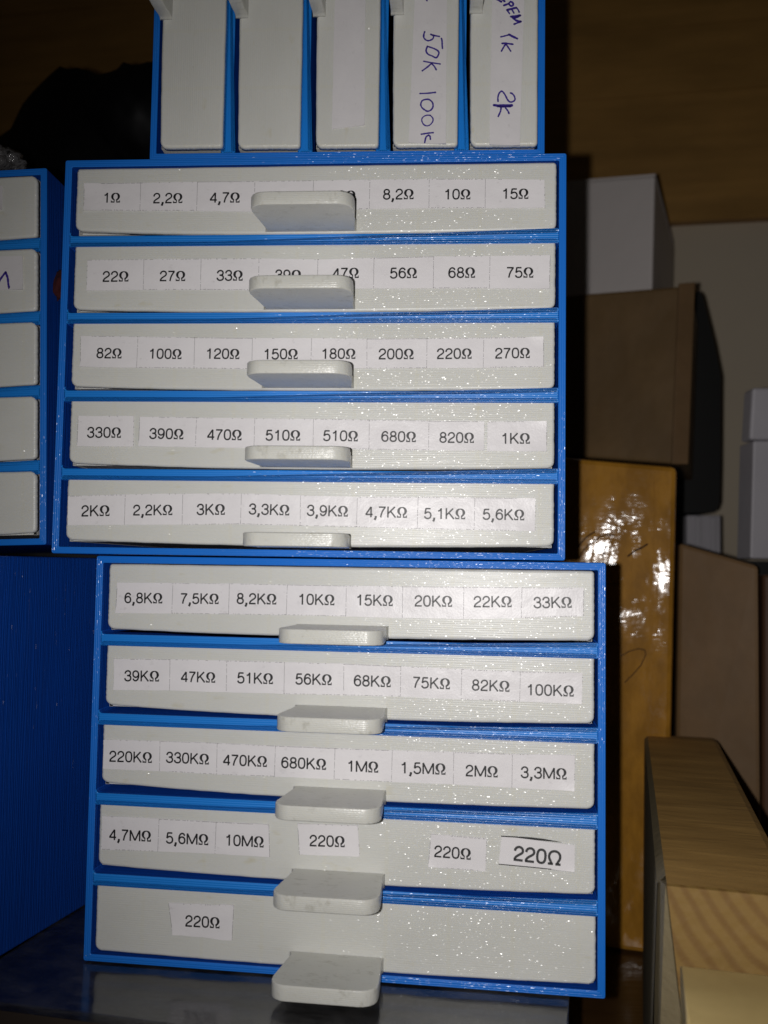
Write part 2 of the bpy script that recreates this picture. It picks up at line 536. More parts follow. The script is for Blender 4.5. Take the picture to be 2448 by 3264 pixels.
def make_drawer(root, i, w, rec, x0, x1, gap, bl, br, hz, hx=(62.3, 88.4), r=2.0, rt=1.0, hth=4.0, dz=0.0):
    zt = -2.15 - PITCHZ * i - 0.2 + dz; zb = -23.4 - PITCHZ * i + gap
    if i == 4: zb = -116.8 + gap
    mb = MB()
    prism(mb, drawer_outline(x0, x1, zt, zb, bl, br, r, rt), rec, rec + 2.4, 0.8)
    d1 = 104.0; up = max(bl, br) * 0.4
    mb.box((x0 + .6, rec + 2.2, zb + up + .3), (x1 - .6, d1, zb + up + 1.3))
    mb.box((x0 + .5, rec + 2.2, zb + up + .2), (x0 + 1.6, d1, zt - .6)); mb.box((x1 - 1.6, rec + 2.2, zb + up + .2), (x1 - .5, d1, zt - .6))
    mb.box((x0 + .5, d1 - .1, zb + up + .2), (x1 - .5, d1 + 1.1, zt - .6))
    for k in range(1, 8):
        xx = x0 + (x1 - x0) * k / 8.0
        mb.box((xx - .4, rec + 2.2, zb + up + .6), (xx + .4, d1, zt - 1.2))
    dr = fixn(sc(mb.build('drawer', [WHITE], root)))
    # pull tab: plan outline in (x, y), thickness along z
    a, b = hx; q = 0.55
    plan = [(a - .9, rec + .2), (a - .35, rec - .25), (a - .05, rec - .9), (a, rec - 2.2), (a - .7, -8), (a - 1.5, -14.8)]
    plan += [(a - 1.5 + 4.6 - 4.6 * math.cos(t), -16 - 4.6 * math.sin(t)) for t in (0.25, 0.6, 0.95, 1.3, 1.57)]
    plan += [(b + 1.2 - 4.6 + 4.6 * math.sin(t), -16 - 4.6 * math.cos(t)) for t in (0, 0.28, 0.62, 0.97, 1.3)]
    plan += [(b + 1.2, -15), (b + .7, -8), (b, rec - 2.2), (b + .05, rec - 1.1), (b + .15, rec - .4), (b + .4, rec + .2)]
    z0 = -23.4 - PITCHZ * i + hz
    if i == 4: z0 = -116.8 + hz
    hm = MB(); prism(hm, plan, z0, z0 + hth, 0.35, 0, axis='z', bevback=True)
    fixn(sc(hm.build('handle', [HANDLE], dr)))
    return dr, rec


# ------------------------------------------------------------------ lettering: stroked glyphs with cap height 1
def bez(p0, p1, p2, p3, k=8):
    return [tuple((1 - t) ** 3 * a + 3 * (1 - t) ** 2 * t * b + 3 * (1 - t) * t * t * c + t ** 3 * d for a, b, c, d in zip(p0, p1, p2, p3)) for t in [i / k for i in range(k + 1)]]


def path(*segs):
    out = []
    for s in segs:
        s = bez(*s) if len(s) == 4 else list(s)
        if out and (abs(out[-1][0] - s[0][0]) + abs(out[-1][1] - s[0][1])) < 1e-6: s = s[1:]
        out += s
    return out


H_ = 0.05
GLYPH = {
    '0': (0.777, [path(((.39, .95), (.16, .95), (.11, .75), (.11, .5)), ((.11, .5), (.11, .25), (.16, .05), (.39, .05)), ((.39, .05), (.62, .05), (.67, .25), (.67, .5)), ((.67, .5), (.67, .75), (.62, .95), (.39, .95)))]),
    '1': (0.777, [[(.44, 0), (.44, .99)], path(((.16, .74), (.33, .75), (.40, .83), (.43, .97)))]),
    '2': (0.777, [path(((.115, .66), (.11, 1.04), (.665, 1.06), (.665, .69)), ((.665, .69), (.665, .44), (.13, .40), (.12, .05))), [(.06, .055), (.69, .055)]]),
    '3': (0.777, [path(((.12, .70), (.14, 1.05), (.64, 1.04), (.64, .735)), ((.64, .735), (.64, .56), (.50, .525), (.31, .525))), path(((.31, .525), (.52, .53), (.675, .49), (.675, .28)), ((.675, .28), (.675, -.04), (.10, -.05), (.10, .29)))]),
    '4': (0.777, [[(.55, 0), (.55, .95)], [(.55, .95), (.09, .275)], [(.05, .255), (.71, .255)]]),
    '5': (0.777, [[(.64, .94), (.215, .94)], [(.215, .97), (.135, .46)], path(((.14, .47), (.32, .72), (.67, .66), (.67, .32)), ((.67, .32), (.67, -.05), (.12, -.05), (.105, .24)))]),
    '6': (0.777, [path(((.645, .74), (.58, 1.06), (.11, 1.05), (.11, .42))), path(((.11, .42), (.11, -.06), (.67, -.06), (.67, .325)), ((.67, .325), (.67, .74), (.13, .71), (.12, .33)))]),
    '7': (0.777, [[(.08, .935), (.70, .935)], path(((.67, .93), (.42, .62), (.30, .35), (.27, 0)))]),
    '8': (0.777, [path(((.39, .955), (.08, .955), (.08, .53), (.39, .53)), ((.39, .53), (.70, .53), (.70, .955), (.39, .955))), path(((.39, .53), (.02, .53), (.02, .045), (.39, .045)), ((.39, .045), (.76, .045), (.76, .53), (.39, .53)))]),
    '9': (0.777, [path(((.13, .26), (.20, -.06), (.67, -.05), (.67, .58))), path(((.67, .58), (.67, 1.06), (.11, 1.06), (.11, .675)), ((.11, .675), (.11, .26), (.65, .29), (.66, .67)))]),
    ',': (0.388, [[(.21, .13), (.20, -.03), (.11, -.24)]]),
    'K': (0.92, [[(.14, 0), (.14, 1.0)], [(.15, .36), (.76, .98)], [(.37, .58), (.84, .01)]]),
    'M': (1.16, [[(.13, 0), (.13, .97)], [(.13, .97), (.58, .05)], [(.58, .05), (1.03, .97)], [(1.03, .97), (1.03, 0)]]),
}


def ribbon(mb, pts, hw, fn, m=1, closed=False, widths=None, roundcap=False):
    """flat stroke along pts; fn maps glyph coords to a 3-D point."""
    n = len(pts)
    if n < 2: return
    L = []; R = []
    for i in range(n):
        if closed and (i == 0 or i == n - 1): a, b = pts[-2], pts[1]
        else: a, b = pts[max(i - 1, 0)], pts[min(i + 1, n - 1)]
        tx, tz = b[0] - a[0], b[1] - a[1]
        l = math.hypot(tx, tz) or 1
        tx /= l; tz /= l
        w = hw if widths is None else widths[i]
        if i not in (0, n - 1):                  # mitre
            dx, dz = pts[i][0] - pts[i - 1][0], pts[i][1] - pts[i - 1][1]
            q = math.hypot(dx, dz) or 1
            cs = abs((dx * tx + dz * tz) / q); w = w / max(cs, 0.5)
        L.append((pts[i][0] - tz * w, pts[i][1] + tx * w)); R.append((pts[i][0] + tz * w, pts[i][1] - tx * w))
    mb.add([fn(*p) for p in L + R], [(i, n + i, n + i + 1, i + 1) for i in range(n - 1)], m)
    if roundcap:
        for c, w in ((pts[0], hw if widths is None else widths[0]), (pts[-1], hw if widths is None else widths[-1])):
            mb.add([fn(c[0] + w * math.cos(k * math.pi / 4), c[1] + w * math.sin(k * math.pi / 4)) for k in range(8)], [tuple(range(8))], m)


def omega(mb, ox, fn, m, bold=None):
    """heavy serif capital omega, about 0.95 wide"""
    if bold:
        p = path(((.30, .06), (.30, .25), (.12, .33), (.12, .58)), ((.12, .58), (.12, 1.07), (.88, 1.07), (.88, .58)), ((.88, .58), (.88, .33), (.70, .25), (.70, .06)))
        ribbon(mb, [(ox + a, b) for a, b in p], bold, fn, m)
        ribbon(mb, [(ox + .06, .07), (ox + .42, .07)], bold, fn, m); ribbon(mb, [(ox + .58, .07), (ox + .94, .07)], bold, fn, m)
        return
    pts = []; ws = []
    for k in range(29):
        a = math.radians(246 - (246 + 66) * k / 28)
        pts.append((ox + .475 + .325 * math.cos(a), .60 + .335 * math.sin(a)))
        ws.append(0.046 + 0.072 * abs(math.cos(a)) ** 1.3 * (1.0 if math.sin(a) > -.3 else .8))
    pts = [(ox + .36, .08)] + pts + [(ox + .59, .08)]; ws = [.03] + ws + [.03]
    ribbon(mb, pts, 0, fn, m, widths=ws)
    for s in (0, 1):
        X = (lambda q: ox + q) if s == 0 else (lambda q: ox + .95 - q)
        poly = [(X(.02), .0), (X(.39), .0), (X(.39), .10), (X(.10), .145), (X(.055), .25), (X(.02), .25)]
        if s: poly = poly[::-1]
        mb.add([fn(*p) for p in poly], [(0, 1, 2, 3), (0, 3, 4, 5)] if not s else [(5, 4, 3, 2), (5, 2, 1, 0)], m)


def text_adv(s): return sum(0.99 if c == 'Ω' else GLYPH[c][0] for c in s)


def put_text(mb, s, fn, hw, m=1, bold=None):
    x = 0.0
    for c in s:
        if c == 'Ω': omega(mb, x + .02, fn, m, bold); x += 0.99
        else:
            for st in GLYPH[c][1]:
                cl = abs(st[0][0] - st[-1][0]) + abs(st[0][1] - st[-1][1]) < 1e-3 and len(st) > 3
                ribbon(mb, [(x + a, b) for a, b in st], hw * (1.35 if c == ',' else 1), fn, m, closed=cl)
            x += GLYPH[c][0]


# ------------------------------------------------------------------ placing the cabinets
def frame_mat(o, ex, ez):
    ex = Vector(ex).normalized(); ez = Vector(ez).normalized(); ey = ez.cross(ex).normalized(); ex = ey.cross(ez)
    return Matrix(((ex[0], ey[0], ez[0], o[0]), (ex[1], ey[1], ez[1], o[1]), (ex[2], ey[2], ez[2], o[2]), (0, 0, 0, 1)))


def yawx(a): return Vector((math.cos(a), -math.sin(a), 0))


YM, YL, YT, YK = math.radians(3.8014), math.radians(7.4735), 0.0588, math.radians(4.2)
OM = Vector((-0.09796, 0.27409, 0.12135)); OL = Vector((-0.08635, 0.27991, 0.00211))
TM = frame_mat(OM, yawx(YM), (0, 0, 1)); TL = frame_mat(OL, yawx(YL), (0, 0, 1))
ot = Vector((-0.0727, 0.2746, 0.1219)) + yawx(YT) * 0.1188 + Vector((0, 0, 0.110))
TT = frame_mat(ot, (0, 0, -1), yawx(YT))
kr = 0.034
kz = Vector((-math.sin(kr), 0, math.cos(kr))); kx = Vector((math.cos(YK) * math.cos(kr), -math.sin(YK), math.sin(kr)))
TK = frame_mat(Vector((-0.10787, 0.28586, 0.12403)) - kx.normalized() * 0.150, kx, kz)
INV = {id(t): t.inverted() for t in (TM, TL, TT, TK)}


def loc(T, px, py, y):
    """photo pixel -> local (x, z) in mm on the plane of depth y mm"""
    iT = T.inverted(); o = iT @ Vector((0, 0, 0)); d = (iT.to_3x3() @ ray(px, py))
    t = (y * MM - o.y) / d.y
    p = (o + d * t) / MM
    return p.x, p.z


ZO = {'z1': (0, 0), 'z2': (900, 0), 'z3': (0, 450), 'z4': (900, 450), 'z5': (0, 1100), 'z6': (900, 1100), 'l1': (200, 1750), 'l2': (1100, 1750), 'l3': (200, 2450), 'l4': (1100, 2450)}


def zp(z, x, y): return ZO[z][0] + x / 1.659, ZO[z][1] + y / 1.659


def paper(T, dr, rec, cols, texts=(), label=None, dots='auto', lines=(), strokes=(), boldw=None, edge=0.06, curl=0.0):
    """cols: list of (zoom, xtop, ytop, xbot, ybot) dividers from left to right"""
    y0 = rec - 0.20
    D = []
    for (z, xt, yt, xb, yb) in cols:
        D.append((loc(T, *zp(z, xt, yt), y0), loc(T, *zp(z, xb, yb), y0)))
    mb = MB()
    # top and bottom outlines, wavy as cut by hand
    K = 6; top = []; bot = []
    for i in range(len(D) - 1):
        for k in range(K):
            t = k / K
            top.append((D[i][0][0] * (1 - t) + D[i + 1][0][0] * t, D[i][0][1] * (1 - t) + D[i + 1][0][1] * t + random.uniform(-edge, edge)))
            bot.append((D[i][1][0] * (1 - t) + D[i + 1][1][0] * t, D[i][1][1] * (1 - t) + D[i + 1][1][1] * t + random.uniform(-edge, edge)))
    top.append(D[-1][0]); bot.append(D[-1][1])
    n = len(top); R = 4; rows = []
    lift = [abs(math.sin(i * 1.7 + D[0][0][0])) * 0.05 for i in range(n)]
    for r in range(R + 1):
        t = r / R
        rows.append([(top[i][0] * (1 - t) + bot[i][0] * t, y0 - lift[i] * (1 if r in (0, R) else .4), top[i][1] * (1 - t) + bot[i][1] * t) for i in range(n)])
    for (r_, i_) in ((0, 0), (0, n - 1), (R, 0), (R, n - 1)):
        e_ = random.choice((0.05, .15, .45))
        for q_ in range(3):
            k_ = i_ + q_ if i_ == 0 else i_ - q_
            if 0 <= k_ < n:
                a_, b_, c_ = rows[r_][k_]; rows[r_][k_] = (a_, b_ - e_ * (1 - q_ / 3) ** 2, c_)
    vs = [p for r in rows for p in r]
    fs = [(r * n + i, (r + 1) * n + i, (r + 1) * n + i + 1, r * n + i + 1) for r in range(R) for i in range(n - 1)]
    mb.add(vs, fs, 0, True)
    rim = [rows[0][i] for i in range(n)] + [rows[r][n - 1] for r in range(1, R + 1)] + [rows[R][i] for i in range(n - 2, -1, -1)] + [rows[r][0] for r in range(R - 1, 0, -1)]
    m_ = len(rim)
    mb.add(rim + [(a, rec + 0.05, c) for a, b, c in rim], [(i, (i + 1) % m_, m_ + (i + 1) % m_, m_ + i) for i in range(m_)], 0)
    yi = y0 - 0.10
    # dotted cutting lines
    if dots:
        def dotted(a, b, p, s=0.085):
            L = math.hypot(b[0] - a[0], b[1] - a[1]); k = int(L / 0.34)
            for q in range(k):
                if random.random() > p: continue
                t = (q + .5) / k; x = a[0] + (b[0] - a[0]) * t; zz = a[1] + (b[1] - a[1]) * t
                mb.add([(x - s, yi, zz - s), (x + s, yi, zz - s), (x + s, yi, zz + s), (x - s, yi, zz + s)], [(0, 1, 2, 3)], 2)
        for i, (a, b) in enumerate(D):
            dotted(a, b, 0.9 if 0 < i < len(D) - 1 else random.choice((.2, .85)))
        for i in range(len(D) - 1):
            dotted((D[i][0][0], D[i][0][1] - .12), (D[i + 1][0][0], D[i + 1][0][1] - .12), random.choice((0.1, .5, .85)))
            if random.random() < .5: dotted((D[i][1][0], D[i][1][1] + .12), (D[i + 1][1][0], D[i + 1][1][1] + .12), .5)
    for (z, xl, xr, yb, s, *opt) in texts:
        bold = opt[0] if opt else None
        xc, _ = loc(T, *zp(z, (xl + xr) / 2, yb), yi)
        ang = 0
        for i in range(len(D) - 1):
            if D[i][1][0] - 3 <= xc <= D[i + 1][1][0] + 3:
                ang = math.atan2(D[i + 1][1][1] - D[i][1][1] + D[i + 1][0][1] - D[i][0][1], D[i + 1][1][0] - D[i][1][0] + D[i + 1][0][0] - D[i][0][0])
        ccx, ccz = loc(T, *zp(z, (xl + xr) / 2, yb), yi)
        wl = loc(T, *zp(z, xl, yb), yi)[0]; wr = loc(T, *zp(z, xr, yb), yi)[0]
        adv = text_adv(s); lead = .10 if s[0] not in '1' else .18
        wd = adv - lead - .02
        k = (wr - wl) / wd
        ca, sa = math.cos(ang), math.sin(ang)

        def fn(a, b, k=k, ca=ca, sa=sa, ccx=ccx, ccz=ccz, lead=lead, wd=wd):
            u = (a - lead - wd / 2) * k; w = b * k
            return (ccx + u * ca - w * sa, yi, ccz + u * sa + w * ca)
        put_text(mb, s, fn, 0.073 if not bold else bold, 3 if bold else 1, bold)
    for (pts, hw) in lines:
        q = [loc(T, *p, yi) for p in pts]
        ribbon(mb, q, 0, lambda a, b: (a, yi, b), 1, widths=hw)
    for (pts, hw) in strokes:
        q = [loc(T, *p, yi) for p in pts]
        # smooth the pen path
        s = [q[0]]
        for i in range(len(q) - 1):
            p0, p1, p2, p3 = q[max(i - 1, 0)], q[i], q[i + 1], q[min(i + 2, len(q) - 1)]
            for t in (.25, .5, .75, 1):
                s.append(tuple(.5 * (2 * b + (c - a) * t + (2 * a - 5 * b + 4 * c - d) * t * t + (3 * b - a - 3 * c + d) * t ** 3) for a, b, c, d in zip(p0, p1, p2, p3)))
        ws = [hw * random.uniform(.8, 1.15) for _ in s]
        ribbon(mb, s, hw, lambda a, b: (a, yi, b), 4, widths=ws, roundcap=True)
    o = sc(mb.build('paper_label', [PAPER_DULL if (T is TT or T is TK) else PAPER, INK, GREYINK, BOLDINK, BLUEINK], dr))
    if label: o['label'] = label
    return o


# ================================================================== middle cabinet
cm = empty('drawer_cabinet', TM)
tag(cm, 'blue cabinet in the middle of the stack, five drawers labelled 1Ω to 5,6KΩ', 'drawer cabinet', 'blue cabinets stacked on the shelf')
cabinet_frame(cm, 150.0, 118.8, 110.0, BRING)
MD = [make_drawer(cm, 0, 150, .5, 3.5, 147.2, .15, 1.7, .6, .8, hth=3.7),
      make_drawer(cm, 1, 150, .5, 3.7, 147.0, .15, 1.0, .8, .8, hth=3.7),
      make_drawer(cm, 2, 150, .5, 3.9, 146.9, .15, 1.1, .6, .8, hth=3.7),
      make_drawer(cm, 3, 150, .5, 4.1, 146.9, .35, 1.3, .9, .8, hth=3.7),
      make_drawer(cm, 4, 150, .5, 3.9, 146.9, 1.0, 1.1, 1.0, .6, hth=3.7)]
paper(TM, *MD[0], [('z3', 447, 225, 443, 365), ('z3', 745, 220, 740, 368), ('z3', 1045, 215, 1040, 368), ('z3', 1348, 212, 1345, 372), ('z4', 165, 208, 160, 370),
                   ('z4', 463, 204, 460, 358), ('z4', 777, 200, 775, 354), ('z4', 1074, 200, 1072, 354), ('z4', 1386, 205, 1388, 352)],
      [('z3', 552, 635, 325, '1Ω'), ('z3', 812, 965, 328, '2,2Ω'), ('z3', 1112, 1268, 325, '4,7Ω'), ('z3', 1425, 1580, 342, '5,6Ω'), ('z4', 232, 388, 316, '6,8Ω'),
       ('z4', 535, 695, 308, '8,2Ω'), ('z4', 862, 995, 308, '10Ω'), ('z4', 1168, 1302, 305, '15Ω')])
paper(TM, *MD[1], [('z3', 463, 628, 458, 790), ('z3', 762, 625, 758, 786), ('z3', 1064, 622, 1060, 786), ('z3', 1370, 620, 1367, 788), ('z4', 188, 625, 185, 785),
                   ('z4', 485, 618, 482, 778), ('z4', 800, 610, 798, 778), ('z4', 1098, 606, 1095, 778), ('z4', 1416, 604, 1412, 782)],
      [('z3', 545, 680, 743, '22Ω'), ('z3', 847, 980, 740, '27Ω'), ('z3', 1148, 1284, 738, '33Ω'), ('z3', 1457, 1592, 735, '39Ω'),
       ('z4', 268, 405, 725, '47Ω'), ('z4', 572, 712, 725, '56Ω'), ('z4', 880, 1020, 723, '68Ω'), ('z4', 1188, 1328, 722, '75Ω')])
z5y = 650 * 1.659
paper(TM, *MD[2], [('z3', 428, 1030, 425, 115 + 1078.4), ('z3', 730, 1033, 723, 120 + 1078.4), ('z3', 1030, 1038, 1026, 123 + 1078.4), ('z3', 1335, 1042, 1332, 127 + 1078.4),
                   ('z4', 155, 1042, 150, 125 + 1078.4), ('z4', 448, 1045, 447, 123 + 1078.4), ('z4', 765, 1043, 763, 122 + 1078.4), ('z4', 1065, 1040, 1062, 120 + 1078.4), ('z4', 1380, 1035, 1382, 115 + 1078.4)],
      [('z5', 512, 643, 70, '82Ω'), ('z5', 793, 960, 73, '100Ω'), ('z5', 1095, 1266, 73, '120Ω'), ('z5', 1400, 1575, 75, '150Ω'),
       ('z6', 213, 387, 73, '180Ω'), ('z6', 512, 695, 75, '200Ω'), ('z6', 820, 1002, 73, '220Ω'), ('z6', 1128, 1310, 70, '270Ω')])
paper(TM, *MD[3], [('z5', 415, 375, 408, 535), ('z5', 708, 375, 705, 537)], [('z5', 463, 640, 490, '330Ω')], 'single paper label reading 330Ω')
paper(TM, *MD[3], [('z5', 740, 378, 733, 535), ('z5', 1040, 383, 1033, 540), ('z5', 1348, 388, 1343, 545), ('z6', 165, 390, 162, 547), ('z6', 460, 395, 458, 552), ('z6', 775, 400, 773, 556), ('z6', 1068, 404, 1066, 558)],
      [('z5', 792, 970, 497, '390Ω'), ('z5', 1098, 1278, 502, '470Ω'), ('z5', 1407, 1588, 505, '510Ω'), ('z6', 218, 400, 508, '510Ω'), ('z6', 525, 707, 512, '680Ω'), ('z6', 833, 1014, 517, '820Ω')],
      'paper strip reading 390Ω to 820Ω')
paper(TM, *MD[3], [('z6', 1085, 405, 1082, 560), ('z6', 1398, 402, 1397, 562)], [('z6', 1165, 1310, 522, '1KΩ')], 'single paper label reading 1KΩ')
paper(TM, *MD[4], [('z5', 360, 798, 357, 952), ('z5', 663, 790, 658, 950), ('z5', 967, 785, 963, 950), ('z5', 1277, 785, 1272, 947), ('z5', 1590, 795, 1587, 955),
                   ('z6', 397, 802, 392, 962), ('z6', 718, 803, 713, 972), ('z6', 1018, 806, 1014, 977), ('z6', 1338, 810, 1335, 985)],
      [('z5', 433, 580, 905, '2KΩ'), ('z5', 706, 912, 900, '2,2KΩ'), ('z5', 1043, 1190, 898, '3KΩ'), ('z5', 1318, 1530, 898, '3,3KΩ'),
       ('z6', 132, 347, 905, '3,9KΩ'), ('z6', 442, 660, 912, '4,7KΩ'), ('z6', 752, 968, 920, '5,1KΩ'), ('z6', 1062, 1280, 925, '5,6KΩ')])
for (d, _), t in zip(MD, ('1Ω to 15Ω', '22Ω to 75Ω', '82Ω to 270Ω', '330Ω to 1KΩ', '2KΩ to 5,6KΩ')):
    d['label'] = 'white drawer with paper labels reading ' + t

# ================================================================== lower cabinet
cl = empty('drawer_cabinet', TL)
tag(cl, 'blue printed cabinet at the bottom of the stack with drawers labelled 6,8KΩ to 10MΩ', 'drawer cabinet', 'blue cabinets stacked on the shelf')
cabinet_frame(cl, 150.0, 118.8, 110.0, BRING)
LD = [make_drawer(cl, 0, 150, 1.3, 3.5, 147.0, .6, .9, .9, .3, hth=4.0),
      make_drawer(cl, 1, 150, 1.5, 3.5, 147.0, .7, 1.6, 1.1, .3, hth=4.0),
      make_drawer(cl, 2, 150, 1.5, 3.1, 147.1, .9, 1.9, .8, .4, hth=4.0),
      make_drawer(cl, 3, 150, 1.5, 2.9, 147.3, .8, 1.2, 1.1, .4, hth=4.0),
      make_drawer(cl, 4, 150, 1.0, 3.0, 147.5, .2, .5, .9, .3, hth=4.2)]
paper(TL, *LD[0], [('l1', 290, 178, 280, 338), ('l1', 583, 180, 577, 341), ('l1', 882, 182, 877, 345), ('l1', 1188, 188, 1182, 349), ('l1', 1500, 194, 1497, 356),
                   ('l2', 305, 198, 303, 365), ('l2', 628, 200, 626, 370), ('l2', 935, 203, 932, 365), ('l2', 1262, 205, 1260, 355)],
      [('l1', 328, 527, 287, '6,8KΩ'), ('l1', 625, 825, 290, '7,5KΩ'), ('l1', 922, 1130, 292, '8,2KΩ'), ('l1', 1252, 1437, 296, '10KΩ'),
       ('l2', 65, 253, 300, '15KΩ'), ('l2', 370, 567, 305, '20KΩ'), ('l2', 683, 882, 308, '22KΩ'), ('l2', 1000, 1200, 312, '33KΩ')])
paper(TL, *LD[1], [('l1', 272, 580, 270, 745), ('l1', 568, 583, 565, 748), ('l1', 868, 590, 865, 757), ('l1', 1173, 598, 1170, 766), ('l1', 1487, 607, 1485, 773),
                   ('l2', 295, 620, 292, 780), ('l2', 617, 635, 613, 795), ('l2', 927, 648, 923, 806), ('l2', 1256, 655, 1252, 820)],
      [('l1', 328, 510, 700, '39KΩ'), ('l1', 627, 807, 705, '47KΩ'), ('l1', 925, 1112, 712, '51KΩ'), ('l1', 1233, 1423, 718, '56KΩ'),
       ('l2', 48, 242, 728, '68KΩ'), ('l2', 360, 555, 738, '75KΩ'), ('l2', 673, 870, 752, '82KΩ'), ('l2', 967, 1210, 777, '100KΩ')])
paper(TL, *LD[2], [('l1', 217, 1008, 212, 1162), ('l1', 515, 1015, 512, 1174), ('l1', 817, 1025, 814, 1192), ('l1', 1125, 1040, 1120, 1203), ('l1', 1440, 1053, 1435, 1218),
                   ('l2', 250, 1064, 245, 1232), ('l2', 575, 1074, 572, 1245), ('l2', 885, 1083, 882, 1262), ('l2', 1215, 1090, 1212, 1280)],
      [('l1', 248, 472, 1128, '220KΩ'), ('l1', 548, 773, 1135, '330KΩ'), ('l1', 850, 1080, 1148, '470KΩ'), ('l1', 1157, 1393, 1163, '680KΩ'),
       ('l2', 18, 176, 1180, '1MΩ'), ('l2', 300, 532, 1190, '1,5MΩ'), ('l2', 640, 808, 1205, '2MΩ'), ('l2', 932, 1172, 1215, '3,3MΩ')])
paper(TL, *LD[3], [('l3', 210, 250, 203, 427), ('l3', 510, 265, 503, 438), ('l3', 812, 281, 805, 450), ('l3', 1090, 295, 1095, 468)],
      [('l3', 248, 467, 382, '4,7MΩ'), ('l3', 548, 770, 400, '5,6MΩ'), ('l3', 865, 1063, 412, '10MΩ')], 'paper strip reading 4,7MΩ to 10MΩ')
paper(TL, *LD[3], [('l3', 1243, 290, 1252, 455), ('l3', 1560, 300, 1570, 465)], [('l3', 1308, 1492, 413, '220Ω')], 'plain white paper label above the handle reading 220Ω')
paper(TL, *LD[3], [('l4', 455, 345, 440, 518), ('l4', 748, 370, 743, 543)], [('l4', 473, 665, 475, '220Ω')], 'paper label with dotted right edge reading 220Ω')


def sx(x, y): return (1300 + x / 2.765, 2600 + y / 2.765)


paper(TL, *LD[3], [('l4', 828, 355, 812, 503), ('l4', 1215, 405, 1213, 545)], [('l4', 893, 1140, 500, '220Ω', 0.085)], 'smudged label with black edges and bold 220Ω', dots=None,
      lines=[([sx(822, 181), sx(950, 188), sx(1080, 200), sx(1200, 213), sx(1280, 224), sx(1358, 236)], [.15, .17, .30, .28, .15, .03]),
             ([sx(800, 427), sx(1130, 458), sx(1465, 495)], [.12, .13, .12])])
paper(TL, *LD[4], [('l3', 560, 712, 582, 878), ('l3', 905, 722, 895, 908)], [('l3', 650, 830, 840, '220Ω')], 'torn edged paper label reading 220Ω', edge=.2)
for (d, _), t in zip(LD, ('6,8KΩ to 33KΩ', '39KΩ to 100KΩ', '220KΩ to 3,3MΩ', '4,7MΩ to 10MΩ and three 220Ω', 'a single 220Ω')):
    d['label'] = 'white drawer with paper labels reading ' + t

# ================================================================== turned cabinet on top
ct = empty('drawer_cabinet', TT)
tag(ct, 'blue printed cabinet turned on its side on top of the stack with upright white drawers', 'drawer cabinet', 'blue cabinets stacked on the shelf')
cabinet_frame(ct, 110.0, 118.8, 110.0, BRING_T)
TD = [make_drawer(ct, i, 110, -2.4, 3.0, 107.7 - (0.0, .1, .1, .2, .5)[i], (1.0, 1.5, 1.9, 1.8, 1.4)[i], .5, .5, .8, hx=(41.0, 67.2), hth=3.8) for i in range(5)]
# turned clockwise: the topmost drawer of the cabinet is now the right-hand one


def h(ox, oy, k, pts): return [(ox + a / k, oy + b / k) for a, b in pts]


h1 = lambda p: h(1300, 80, 11.06, p)
h2 = lambda p: h(1300, 270, 11.06, p)
h3 = lambda p: h(1550, 0, 11.06, p)
h4 = lambda p: h(1550, 260, 11.06, p)
w = .25


def turned(dr, x0t, x1t, x0b, x1b, yb0, yb1, strokes=(), label=None):
    # strip given by its edges in zoom z2; runs on above the picture
    cols = [('z2', x1t, -420, x0t, -420), ('z2', x1t, -210, x0t, -210), ('z2', x1t, 0, x0t, 0), ('z2', (x1t + x1b) / 2, yb1 / 2, (x0t + x0b) / 2, yb0 / 2), ('z2', x1b, yb1, x0b, yb0)]
    return paper(TT, *dr, cols, (), label, dots=None, strokes=strokes)


turned(TD[2], 277, 438, 262, 435, 682, 662, (), 'blank paper label cut at a slant')
turned(TD[1], 700, 870, 668, 865, 755, 762, [
    (h1([(595, 235), (570, 300), (560, 430), (620, 510), (710, 550), (800, 530), (880, 480), (910, 400), (900, 370), (810, 325)]), w),
    (h1([(870, 350), (1000, 380), (1110, 400)]), w), (h1([(1185, 470), (1205, 560), (1210, 700), (1220, 820)]), w),
    (h1([(690, 750), (850, 800), (1010, 870), (1090, 950), (1080, 1040), (1000, 1150), (860, 1090), (720, 1030), (650, 940), (650, 850), (690, 750)]), w),
    (h1([(560, 1275), (800, 1320), (1140, 1370)]), w), (h1([(830, 1350), (700, 1470), (510, 1610)]), w), (h1([(850, 1370), (930, 1450), (1000, 1570)]), w),
    (h2([(430, 310), (700, 300), (970, 270)]), w),
    (h2([(830, 580), (740, 520), (620, 520), (500, 570), (455, 700), (500, 810), (600, 890), (690, 935), (800, 900), (880, 800), (885, 680), (850, 600)]), w),
    (h2([(800, 1080), (680, 1075), (560, 1120), (490, 1220), (520, 1350), (600, 1430), (700, 1450), (800, 1400), (880, 1290), (880, 1180), (800, 1090)]), w * .8),
    (h2([(475, 1745), (700, 1710), (890, 1690)]), w), (h2([(730, 1780), (640, 1850), (595, 2040)]), w), (h2([(730, 1780), (780, 1820), (795, 1920)]), w),
    (h('', 0, 1, []) if False else [(1355, -12), (1358, -4), (1361, 2)], w)], 'paper label with handwritten 50k 100k')
